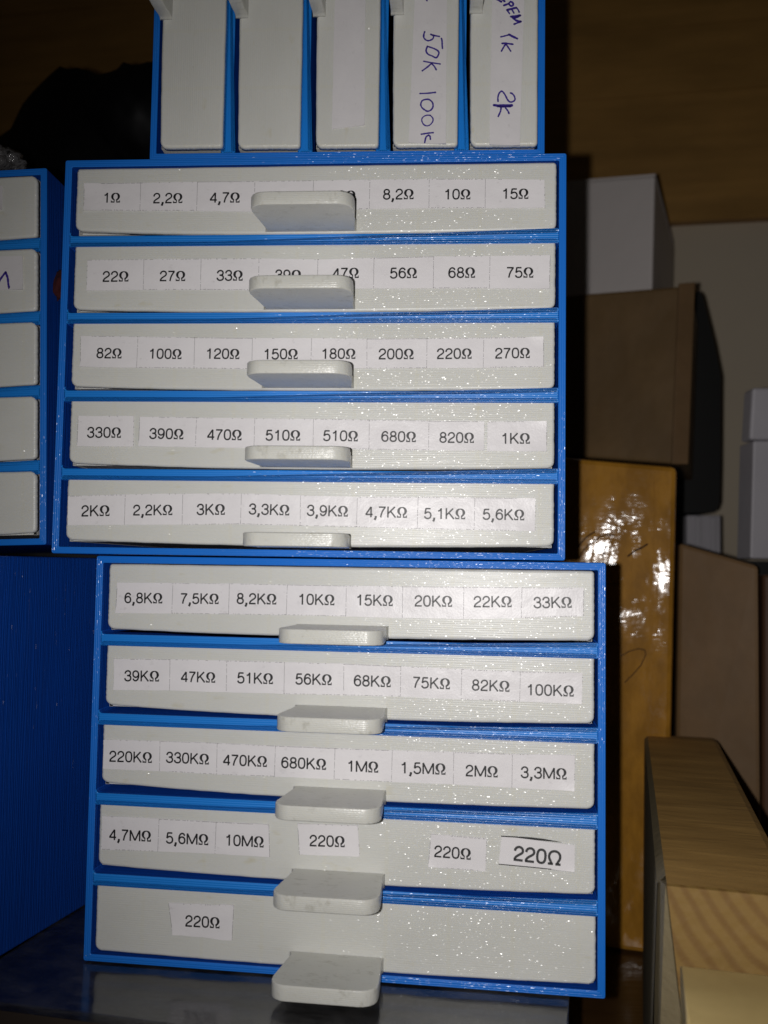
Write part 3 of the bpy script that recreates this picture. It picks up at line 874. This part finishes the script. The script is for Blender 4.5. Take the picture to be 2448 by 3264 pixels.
turned(TD[0], 1110, 1280, 1095, 1255, 765, 770, [
    (h3([(330, -60), (420, 0), (530, 60)]), w * 1.3), (h3([(540, -60), (600, 0), (650, 50)]), w * 1.3),
    (h3([(620, 190), (780, 130), (860, 60), (940, 110), (940, 190), (870, 210), (800, 150)]), w * 1.2),
    (h3([(730, 350), (900, 310), (1060, 270)]), w * 1.3), (h3([(730, 350), (820, 480)]), w), (h3([(900, 330), (975, 460)]), w), (h3([(1060, 270), (1120, 340), (1160, 430)]), w),
    (h3([(870, 585), (1030, 570), (1200, 540)]), w * 1.4), (h3([(1200, 545), (1000, 640)]), w * 1.4), (h3([(900, 590), (1050, 720), (1220, 760)]), w * 1.3), (h3([(1220, 760), (990, 850)]), w * 1.2),
    (h3([(510, 1300), (640, 1270), (770, 1235)]), w), (h3([(800, 1210), (900, 1270), (1090, 1360)]), w * 1.3),
    (h3([(560, 1530), (700, 1530), (940, 1560)]), w * 1.2), (h3([(680, 1560), (620, 1650), (530, 1810)]), w), (h3([(700, 1560), (780, 1680), (860, 1800)]), w),
    (h4([(415, 700), (410, 560), (450, 420), (530, 340), (600, 380), (680, 500), (750, 640), (830, 715), (930, 710), (1010, 640), (990, 520), (920, 430), (850, 400)]), w),
    (h4([(270, 830), (480, 850), (900, 840)]), w * 1.7), (h4([(400, 870), (600, 885), (850, 870)]), w * 1.3), (h4([(520, 930), (500, 1050), (420, 1230)]), w), (h4([(680, 930), (760, 1030), (800, 1120)]), w)],
    'paper label with handwriting ending in PEM 1k 2k')
for (d, _), t in zip(TD, ('white drawer with handwritten 1k 2k label', 'white drawer with handwritten 50k 100k label', 'white drawer with blank paper label', 'bare white drawer', 'bare white drawer')):
    d['label'] = t

# ================================================================== left cabinet
ck = empty('drawer_cabinet', TK)
tag(ck, 'blue printed cabinet cut off by the left edge, right ends of its five drawers showing', 'drawer cabinet', 'blue cabinets beside the stack')
cabinet_frame(ck, 150.0, 118.8, 110.0, BRING)
KD = [make_drawer(ck, i, 150, -.4, 3.2, 146.9, .3, 1.0, (.9, .8, .9, 1.1, 1.5)[i], .6, r=1.2, rt=2.0) for i in range(5)]


def kz_(x, y): return ((x / 8.85) * 1.659, (750 + y / 8.85 - 450) * 1.659)


paper(TK, *KD[0], [('z3', -300, 245, -300, 372), ('z3', -150, 240, -150, 368), ('z3', 12, 236, 10, 362)], (), 'blank paper label', dots=None)
a, b = kz_(630, 585); c, d = kz_(645, 1530)
paper(TK, *KD[1], [('z3', -300, b + 6, -300, d + 12), ('z3', -100, b + 4, -100, d + 6), ('z3', a, b, c, d)], (), 'paper label with violet handwriting', dots=None,
      strokes=[([(-12 + 0 / 8.85, 750 + 1480 / 8.85), (0, 750 + 1255 / 8.85), (155 / 8.85, 750 + 1045 / 8.85)], .36), ([(158 / 8.85, 750 + 1045 / 8.85), (215 / 8.85, 750 + 1200 / 8.85), (235 / 8.85, 750 + 1380 / 8.85), (262 / 8.85, 750 + 1495 / 8.85)], .36)])

# ================================================================== cabinet below the left one, seen along its side
yn = math.radians(15.3)
nd = Vector((math.sin(yn), math.cos(yn), 0)); nx = Vector((math.cos(yn), -math.sin(yn), 0))
nfr = Vector((-0.1116, 0.2821, -0.1169)) - nd * 0.040           # front bottom right corner
TN = frame_mat(nfr - nx * 0.150 + Vector((0, 0, 0.1185)), nx, (0, 0, 1))
cn = empty('drawer_cabinet', TN)
tag(cn, 'blue cabinet under the left one, its bare ribbed side coloured in shade and facing the stack', 'drawer cabinet', 'blue cabinets beside the stack')
cabinet_frame(cn, 150.0, 118.5, 160.0, BRING)
ND = [make_drawer(cn, i, 150, .8, 3.2, 146.9, .3, .8, .8, .6) for i in range(5)]

# ================================================================== clear plastic box that carries the stack
ZB = -0.1171


def mat_clear():
    n = NT('clear_scratched_plastic'); v = n.coords()
    n.n.remove(n.p)
    tr = n.node('ShaderNodeBsdfTransparent'); tr.inputs[0].default_value = (0.80, 0.80, 0.81, 1)
    gl = n.node('ShaderNodeBsdfGlossy'); gl.inputs[0].default_value = (1, 1, 1, 1)
    s = n.ramp(n.noise(vecmul(n, v, (0.25, 1.4, 1)), 1, 5, 0.75), [(0.50, 0.10), (0.75, 0.32)])
    n.link(s, gl.inputs['Roughness'])
    n.link(n.bump(n.noise(v, 0.05, 2), 0.0006, 0.6), gl.inputs['Normal'])
    fr = n.node('ShaderNodeFresnel'); fr.inputs['IOR'].default_value = 1.52
    mx = n.node('ShaderNodeMixShader'); n.link(n.math('MULTIPLY', fr.outputs[0], 0.95), mx.inputs[0]); n.link(tr.outputs[0], mx.inputs[1]); n.link(gl.outputs[0], mx.inputs[2])
    df = n.node('ShaderNodeBsdfDiffuse'); df.inputs[0].default_value = (0.35, 0.34, 0.34, 1)
    hz = n.ramp(n.noise(vecmul(n, v, (0.06, 0.09, 1)), 1, 5, 0.7), [(0.42, 0.03), (0.70, 0.17)])
    m2 = n.node('ShaderNodeMixShader'); n.link(hz, m2.inputs[0]); n.link(mx.outputs[0], m2.inputs[1]); n.link(df.outputs[0], m2.inputs[2])
    n.link(m2.outputs[0], n.out.inputs[0])
    return n.mat


CLEAR = mat_clear()
FROST = mat_simple('milky_film', (0.075, 0.07, 0.07), 0.4, (0.12, 0.11, 0.108), 0.5, 0.00006, 2.0)
FROST.node_tree.nodes['Principled BSDF'].inputs['IOR'].default_value = 1.7
DARKIN = mat_simple('dark_box_contents', (0.02, 0.018, 0.018), 0.5, (0.06, 0.04, 0.028), 0.04)
p1 = atz(11, 3195, ZB); p2 = atz(515, 3260, ZB); p3 = atz(1790, 3200, ZB)
ex = (p2 - p1); ex.z = 0; ex.normalize(); ey = Vector((-ex.y, ex.x, 0))
wb = (p3 - p1).dot(ex) + 0.002
TBx = frame_mat(p1 - ex * 0.018, ex, (0, 0, 1)); wb += 0.018; db = 0.175
cb = empty('storage_box', TBx)
tag(cb, 'clear glossy plastic box lying flat under the bottom drawer cabinet', 'storage box')
m = MB(); prism(m, [(a * 1000, b * 1000) for a, b in [(0.006, 0), (wb - 0.006, 0), (wb, 0.006), (wb, db - .006), (wb - .006, db), (.006, db), (0, db - .006), (0, .006)]], 0, -2.2, 0.5, 0, axis='z')
fixn(sc(m.build('lid', [CLEAR], cb)))
m = MB()
m.box((2, 2, -56), (wb * 1000 - 2, db * 1000 - 2, -54.5)); m.box((2, 2, -54.5), (3.5, db * 1000 - 2, -2.4)); m.box((wb * 1000 - 3.5, 2, -54.5), (wb * 1000 - 2, db * 1000 - 2, -2.4))
m.box((3.5, 2, -54.5), (wb * 1000 - 3.5, 3.5, -2.4)); m.box((3.5, db * 1000 - 3.5, -54.5), (wb * 1000 - 3.5, db * 1000 - 2, -2.4))
fixn(sc(m.build('body', [DARKIN], cb)))
iB = TBx.inverted()


def onlid(px, py): q = iB @ atz(px, py, ZB); return (q.x * 1000, q.y * 1000)


m = MB()
poly = [onlid(705, 3095), onlid(555, 3238), onlid(560, 3290), onlid(1780, 3290), onlid(1745, 3120), onlid(1200, 3080)]
ym = max(q[1] for q in poly)
prism(m, poly, -2.5, -3.0, 0, 0, axis='z')
fixn(sc(m.build('inner_sheet', [FROST], cb)))

# ================================================================== surroundings on the right
ZT = ZB - 0.0575
TABLE = mat_wood('varnished_table_wood', (0.055, 0.025, 0.008), (0.115, 0.058, 0.02), 0.004, 0.05, 0.05, 0.28, 0.0008)
m = MB(); m.box((-1.2, -0.05, ZT - 0.03), (1.4, 1.25, ZT))
tag(m.build('table', [TABLE]), kind='structure')

CARD = mat_cardboard('brown_cardboard', (0.215, 0.125, 0.046), (0.27, 0.16, 0.062))
CARD2 = mat_cardboard('warm_brown_cardboard', (0.21, 0.118, 0.046), (0.28, 0.16, 0.068))
CARDW = mat_simple('white_carton', (0.80, 0.735, 0.715), 0.6, (0.86, 0.795, 0.775), 0.02, 0.0006, 0.05)
CARDG = mat_simple('pale_grey_carton', (0.46, 0.44, 0.475), 0.55, (0.55, 0.525, 0.565), 0.03, 0.0006, 0.04)
TAPE = mat_tape()
BLACKP = mat_simple('matt_black_plastic', (0.008, 0.008, 0.008), 0.55)


def local_root(name, origin): return empty(name, Matrix.Translation(origin))


def slab(name, fr, bk, mats, root, rad=0.0015, nm=None):
    """closed box from four front corners (TL, TR, BR, BL) and four back corners, edges softened"""
    o0 = root.matrix_world.translation
    vs = [p - o0 for p in fr + bk]
    o = mk(name, vs, [(3, 2, 1, 0), (4, 5, 6, 7), (0, 1, 5, 4), (1, 2, 6, 5), (2, 3, 7, 6), (3, 0, 4, 7)], mats, root)
    bm = bmesh.new(); bm.from_mesh(o.data)
    bmesh.ops.bevel(bm, geom=list(bm.edges), offset=rad, segments=2, profile=.5, affect='EDGES')
    bmesh.ops.recalc_face_normals(bm, faces=bm.faces); bm.to_mesh(o.data); bm.free()
    return o


def sideways(dirdeg, L):
    a = math.radians(dirdeg); return Vector((math.sin(a) * L, math.cos(a) * L, 0))


# white carton on the cardboard box
sv = sideways(22, 0.15)
fr = [auy(1190, 396, .66), auy(1415, 378, .62), auy(1408, 613, .62), auy(1190, 628, .66)]
r_ = local_root('carton', fr[2]); tag(r_, 'plain white carton standing on the brown cardboard box', 'box')
zc = auy(1493, 616, .56).z + .0008
fr[2].z = fr[3].z = zc
slab('body', fr, [p + sv for p in fr], [CARDW], r_, .002)
lf = [fr[0] + Vector((0, 0, .0)) + sv * .02, fr[1] + sv * .02, fr[1] + sv * .98, fr[0] + sv * .98]
slab('lid_flap', [p + Vector((0, 0, .0008)) for p in lf], [p + Vector((0, 0, .0022)) for p in lf], [CARDW], r_, .0003)
# cardboard box
fr = [auy(1190, 640, .60), auy(1493, 616, .56), auy(1478, 1004, .56), auy(1190, 982, .60)]
r_ = local_root('cardboard_box', fr[2]); tag(r_, 'dim brown cardboard box between the white carton and the tape covered box', 'box')
sv = sideways(21, 0.16)
slab('body', fr, [p + sv for p in fr], [CARD], r_, .002)
bz = fr[2].z - .001
m = MB(); m.box((.075, .575, ZT + .001), (fr[2].x - .004, .70, bz)); tag(m.build('dark_block', [BLACKP]), 'black block behind the taped box, carrying the brown cardboard box', 'block')
# folded edge flap along the right side
e0, e1 = fr[1], fr[2]
n_ = Vector((0, -.0022, 0))
q = [e0 + Vector((-.0085, -.0012, 0)), e0 + Vector((0.0015, -.0012, .001)), e1 + Vector((0.0015, -.0012, 0)), e1 + Vector((-.0085, -.0012, 0))]
slab('side_flap', [p + n_ for p in q], q, [CARD2], r_, .0006)
# box wrapped in brown packing tape
fr = [auy(1190, 985, .445), auy(1463, 1008, .43), auy(1440, 2030, .43), auy(1190, 2015, .445)]
yb = fr[2]; zb_ = ZT + 0.001
fr[2] = Vector((fr[2].x, fr[2].y, zb_)); fr[3] = Vector((fr[3].x, fr[3].y, zb_))
r_ = local_root('taped_box', fr[2]); tag(r_, 'tall box wrapped in shiny yellow brown packing tape with pen scribbles', 'box')
sv = sideways(13, 0.11)
slab('body', fr, [p + sv for p in fr], [TAPE], r_, .0025)
nf = (fr[1] - fr[0]).cross(fr[3] - fr[0]).normalized()
if nf.y > 0: nf = -nf


def onface(px, py, off):
    r = ray(px, py); t = (fr[0] + nf * off).dot(nf) / r.dot(nf); return r * t


def strip(name, pts, off, mats, root, th=.0002):
    f_ = [onface(*p, off) for p in pts]
    return slab(name, f_, [p - nf * th for p in f_], mats, root, th * .3)


TAPE2 = mat_tape(); TAPE2.name = 'tape_overlap'
strip('tape_strip', [(1700, 1862), (2098, 1862), (2098, 2022), (1700, 2018)], .0005, [TAPE2], r_)
strip('tape_strip', [(1700, 2050), (2090, 2056), (2086, 2300), (1700, 2300)], .0005, [TAPE2], r_)
strip('tape_strip', [(2016, 1500), (2086, 1500), (2072, 2700), (2010, 2700)], .0009, [TAPE2], r_)
PEN = mat_simple('faded_pen_ink', (0.012, 0.007, 0.014), 0.75, None, 0.3, 0.0, 1.0, 0.1)
m = MB(); o0 = r_.matrix_world.translation
for pts, hw in (([(25, 440), (60, 360), (110, 310), (180, 260), (240, 215), (300, 205), (370, 210)], 1.6), ([(10, 330), (60, 260), (110, 215), (175, 175)], 2.0), ([(300, 300), (285, 350), (255, 430)], 1.6),
                ([(510, 420), (590, 360), (650, 335), (705, 300)], 2.4), ([(450, 1420), (530, 1375), (620, 1350), (680, 1365), (690, 1410), (640, 1520), (570, 1600), (480, 1690)], 1.3)):
    pp = [(1840 + a / 3.16, 1640 + b / 3.16) for a, b in pts]
    ribbon(m, pp, hw, lambda a, b: onface(a, b, .0013) - o0, 0, roundcap=True)
tag(m.build('pen_scribble', [PEN], r_), kind='stuff')

# leaning board / cardboard on the right
fr = [auy(1467, 1172, .47), auy(1639, 1222, .45), auy(1634, 1760, .45), auy(1452, 1760, .47)]
fr[2] = Vector((fr[1].x, fr[1].y, ZT + .001)) + (fr[2] - fr[1]) * 0.0; fr[3] = Vector((fr[3].x, fr[3].y, ZT + .001))
r_ = local_root('cardboard_box', fr[2]); tag(r_, 'brown cardboard box with a sloping top standing behind the wooden plank', 'box')
sv = sideways(14, 0.12)
slab('body', fr, [p + sv for p in fr], [CARD2], r_, .002)
fr = [auy(1647, 1240, .46), auy(1730, 1250, .45), auy(1725, 1760, .45), auy(1643, 1760, .46)]
fr[2] = Vector((fr[1].x, fr[1].y, ZT + .001)) + (fr[2] - fr[1]) * 0.0; fr[3] = Vector((fr[3].x, fr[3].y, ZT + .001))
r_ = local_root('wooden_board', fr[2]); tag(r_, 'reddish brown board at the right edge beside the sloping cardboard box', 'board')
REDW = mat_wood('reddish_wood', (0.10, 0.045, 0.022), (0.17, 0.08, 0.04), .05, .05, .006, .5)
slab('body', fr, [p + sideways(12, .1) for p in fr], [REDW], r_, .0015)
# black case with a rounded lower corner
D = .66
cs = [(1440, 640), (1512, 629), (1519, 640), (1545, 745), (1558, 812), (1557, 1000), (1555, 1085), (1550, 1100), (1538, 1108), (1440, 1109)]
vf = [au(a, b, D) for a, b in cs]; r_ = local_root('black_case', vf[-1]); tag(r_, 'matt black case with one rounded lower corner behind the cardboard box', 'case')
o0 = r_.matrix_world.translation; vb = [p * 1.0 + Vector((.0, .07, 0)) for p in vf]; n = len(cs)
fixn(mk('body', [p - o0 for p in vf + vb], [tuple(range(n)), tuple(range(n, 2 * n))] + [(i, (i + 1) % n, n + (i + 1) % n, n + i) for i in range(n)], [BLACKP], r_))
# pale ribbed box under the black case
fr = [au(1484, 1113, .655), au(1557, 1113, .655), au(1557, 1240, .655), au(1484, 1240, .655)]
fr[2] = Vector((fr[1].x, fr[1].y, ZT + .001)) + (fr[2] - fr[1]) * 0.0; fr[3] = Vector((fr[3].x, fr[3].y, ZT + .001))
r_ = local_root('ribbed_box', fr[2]); tag(r_, 'small pale box with upright ribs below the black case', 'box')
slab('body', fr, [p + Vector((0, .06, 0)) for p in fr], [CARDG], r_, .001)
for u0, u1 in ((1503, 1516), (1535, 1549)):
    q = [au(u0, 1116, .652), au(u1, 1116, .652), au(u1, 1240, .652), au(u0, 1240, .652)]
    slab('rib', q, [p + Vector((0, .0021, 0)) for p in q], [CARDG], r_, .0008)
# lidded white box at the right edge
D = .50
fr = [at(2402, 1405, D), at(2640, 1405, D), at(2640, 1786, D), at(2392, 1780, D)]
r_ = local_root('lidded_box', fr[3]); tag(r_, 'pale grey box with an overlapping lid at the right edge of the picture', 'box')
sv = Vector((0.0, .020, 0))
slab('body', fr, [p + sv for p in fr], [CARDG], r_, .001)
fr = [at(2400, 1235, D - .004), at(2640, 1235, D - .004), at(2640, 1403, D - .004), at(2390, 1401, D - .004)]
slab('lid', fr, [p + Vector((0, .013, 0)) for p in fr], [CARDG], r_, .0015)
# something must carry it: a dark riser on the table
pz = at(2392, 1780, D)
m = MB(); m.box((pz.x - .015, pz.y - .006, ZT + .001), (pz.x + .14, pz.y + .1, pz.z - .0015))
tag(m.build('dark_block', [BLACKP]), 'dark block beneath the pale lidded box, mostly hidden', 'block')

# ------------------------------------------------ pine plank lying towards the camera
ZP = at(2125, 2818, .225).z
n0 = atz(2125, 2818, ZP); n1 = atz(2530, 2818, ZP); f0 = atz(2060, 2313, ZP); f1 = atz(2266, 2320, ZP)
PINE = mat_wood('weathered_plank_top', (0.45, 0.255, 0.072), (0.60, 0.36, 0.11), .02, .10, .10, .6, .0005)
PINE2 = mat_wood('fresh_pine', (0.50, 0.35, 0.13), (0.64, 0.48, 0.20), .03, .03, .08, .6, .0002)
GREYP = mat_simple('grey_worn_edge', (0.17, 0.135, 0.075), 0.6, (0.23, 0.185, 0.105), .15, .0003, .5)
ENDG = mat_endgrain()
dirp = (f0 - n0).normalized(); perp = Vector((dirp.y, -dirp.x, 0)).normalized()
TP = frame_mat(n0, perp, (0, 0, 1))
rp = empty('wooden_plank', TP); tag(rp, 'thick pine plank with its end grain facing the camera at lower right', 'plank')
iP = TP.inverted()
LN = (iP @ f0).y * 1000; WN = (iP @ n1).x * 1000; WF = (iP @ f1).x * 1000
hP = (ZT - ZP) * 1000 + .3
# body: chamfered left edge, tapering to the far end, separate end-grain face
prof = [(-9, -9), (-9, hP), (1, hP), (1, -9)]
vs = []; R = 28
for k in range(R + 1):
    t = k / R; y = 6.5 + (LN - 6.5) * t
    wr = WN * (1 - t) + WF * t
    bulge = 1.2 * math.sin(t * math.pi)
    drop = -6.0 * (max(0, t - .86) / .14) ** 2
    ch = 1.6 * (1 - t) + 1.0 * t
    vs += [(-ch - 3.0 * (1 - t) - .8, y, hP), (-ch - .4, y, -ch * 1.3 + drop), (0, y, drop + .0), (wr - 2, y, drop + bulge * .1), (wr, y, drop - .8), (wr, y, hP)]
fs = []; ms = []
for k in range(R):
    for i in range(5):
        fs.append((k * 6 + i, k * 6 + i + 1, k * 6 + 6 + i + 1, k * 6 + 6 + i)); ms.append((1, 1, 0, 0, 0)[i])
fs.append(tuple(range(R * 6, R * 6 + 6))); ms.append(0)
fixn(sc(mk('beam', vs, fs, [PINE, GREYP], rp, ms)))
fixn(sc(mk('end_face', [(0, -.4, -.3), (WN, -.4, -.3), (WN, -.4, hP), (11, -.4, hP), (0, 6.5, 0), (WN, 6.5, 0), (WN, 6.5, hP), (11, 6.5, hP), (0.1, .6, 0), (WN, .6, 0)],
           [(0, 1, 2, 3), (4, 5, 6, 7), (8, 9, 5, 4), (0, 1, 9, 8), (1, 2, 6, 5, 9), (2, 3, 7, 6), (3, 0, 8, 4, 7)], [ENDG, PINE], rp, [0, 0, 1, 0, 0, 0, 0])))
fixn(sc(mk('worn_corner', [(-.3, -.2, -.1), (10.9, -.2, hP), (-3.6, 10, hP), (-2.2, 12, -2.2), (4, 12, -2), (12, 6, hP)],
           [(0, 1, 2, 3), (0, 3, 4), (0, 4, 5, 1), (1, 5, 2), (3, 2, 5, 4)], [GREYP], rp)))
# second, lower piece in front
ZQ = at(2178, 3150, .205).z
g0 = atz(2178, 3150, ZQ)
TQ = frame_mat(g0, perp, (0, 0, 1))
m = MB()
prism(m, [(0, -32), (80, -32), (80, 14), (0, 12.5)], 0, (ZT - ZQ) * 1000 + .3, .8, 0, axis='z')
rq = fixn(sc(m.build('pine_offcut', [PINE2], None))); rq.matrix_world = TQ
tag(rq, 'pale fresh pine offcut in the bottom right corner before the plank end', 'wood block')

# ================================================================== back wall, wooden panel
yw = math.radians(10.5)
wx = Vector((math.cos(yw), -math.sin(yw), 0)); wn = Vector((math.sin(yw), math.cos(yw), 0))
w0 = au(1500, 1000, .81)
w0 = Vector((w0.x, w0.y, 0))
TW = frame_mat(w0, wx, (0, 0, 1))
GREYW = mat_simple('painted_wall', (0.74, 0.63, 0.48), 0.8, (0.80, 0.69, 0.54), 0.01, 0.001, 0.02)
m = MB(); m.box((-1600, 12, ZT * 1000), (900, 40, 900))
bw = sc(m.build('back_wall', [GREYW])); bw.matrix_world = TW; tag(bw, kind='structure')
iW = TW.inverted()


def onwall(px, py, y=0.0):
    o = iW @ Vector((0, 0, 0)); d = iW.to_3x3() @ ray(px, py); t = (y - o.y) / d.y; p = o + d * t; return p.x * 1000, p.z * 1000


zlow = onwall(2152, 707)[1]
pan = empty('wooden_wall_panel', TW); tag(pan, kind='structure')
cols = [((0.50, 0.27, 0.072), (0.66, 0.36, 0.10)), ((0.68, 0.375, 0.10), (0.82, 0.47, 0.13)), ((0.27, 0.14, 0.038), (0.42, 0.22, 0.06))]
WM = [mat_wood('panel_wood', a, b, .003, .05, .05, .5, .0006) for a, b in cols]
zz = zlow; k = 0
hs = [118, 62, 74, 66, 80, 70, 90, 80, 80]
for i, hh in enumerate(hs):
    for (xa, xb) in ((-1600, 900),):
        off = (i * 97) % 190
        m = MB(); d_ = random.uniform(0, .6)
        xa2 = xa + (off if xa > -1600 else 0); xb2 = xb + (off if xb < 900 else 0)
        prism(m, [(xa2, zz + .15), (xb2 - .3, zz + .15), (xb2 - .3, zz + hh - .15), (xa2, zz + hh - .15)], d_, 11.5, 0.5)
        fixn(sc(m.build('plank', [WM[(i * 2 + k) % 3]], pan))); k += 1
    zz += hh

# ================================================================== bags and cloth behind the cabinets
def crumple(name, root, c, rad, seed, sub, amp, mats, freq=1.0, flat=None):
    rnd = random.Random(seed)
    bm = bmesh.new(); bmesh.ops.create_icosphere(bm, subdivisions=sub, radius=1.0)
    ks = [(Vector((rnd.gauss(0, 1), rnd.gauss(0, 1), rnd.gauss(0, 1))) * 2.2 * freq, rnd.uniform(0, 6.28), rnd.uniform(.4, 1)) for _ in range(14)]
    for v in bm.verts:
        p = v.co.normalized(); s = 0
        for kv, ph, a in ks: s += a * (1 - abs(math.sin(p.dot(kv) + ph))) ** 2
        r = 1 + amp * (s / 5 - .5)
        v.co = Vector((p.x * rad[0] * r, p.y * rad[1] * r, p.z * rad[2] * r)) + c
        if flat is not None: v.co.z = max(v.co.z, flat)
    me = bpy.data.meshes.new(name); bm.to_mesh(me); bm.free()
    for f in me.polygons: f.use_smooth = True
    for m_ in mats: me.materials.append(m_)
    o = bpy.data.objects.new(name, me); COL.objects.link(o); o.parent = root
    return o


def mat_bag():
    n = NT('black_bag_plastic'); v = n.coords()
    n.p.inputs['Base Color'].default_value = (0.002, 0.002, 0.003, 1); n.p.inputs['Specular IOR Level'].default_value = 0.25; n.p.inputs['Roughness'].default_value = 0.6
    n.link(n.bump(n.noise(v, .03, 2, .4), .003, 1.0), n.p.inputs['Normal'])
    return n.mat


pb = au(150, 330, .47)
rb = empty('black_bag', Matrix.Translation(pb)); tag(rb, 'large black plastic bag slumped in the dark behind the left cabinets', 'bag')
crumple('bag_body', rb, Vector((0.0, .02, -.182)), (.085, .045, .23), 3, 5, .2, [mat_bag()], flat=ZT + .001 - pb.z)
crumple('bag_neck', rb, Vector((.035, .01, .02)), (.030, .03, .030), 5, 4, .25, [mat_bag()])


def mat_cling():
    n = NT('clear_film'); v = n.coords()
    n.p.inputs['Base Color'].default_value = (.16, .155, .16, 1); n.p.inputs['Roughness'].default_value = .12
    n.p.inputs['IOR'].default_value = 1.8
    n.link(n.bump(n.noise(v, .25, 4, .6), .0025, 1.0), n.p.inputs['Normal'])
    return n.mat


pc = au(14, 352, .335)
rc = empty('crumpled_film', Matrix.Translation(pc)); tag(rc, 'shiny crumpled clear film lying on top of the left cabinet', 'plastic film')
crumple('film_sheet', rc, Vector((-.002, 0, -.0015)), (.0085, .012, .0062), 11, 4, 1.1, [mat_cling()], 1.3)
RED = mat_simple('dark_red_cloth', (0.032, 0.0008, 0.0008), .9, (0.05, 0.001, 0.001), .3, .0008, .4)
pr = aty(192, 912, .2935)
rr = empty('red_cloth', Matrix.Translation(pr)); tag(rr, 'scrap of dark red cloth squeezed between the left and middle cabinets', 'cloth')
crumple('cloth_body', rr, Vector((0, 0, 0)), (.0026, .0028, .0050), 21, 4, .8, [RED], .6)
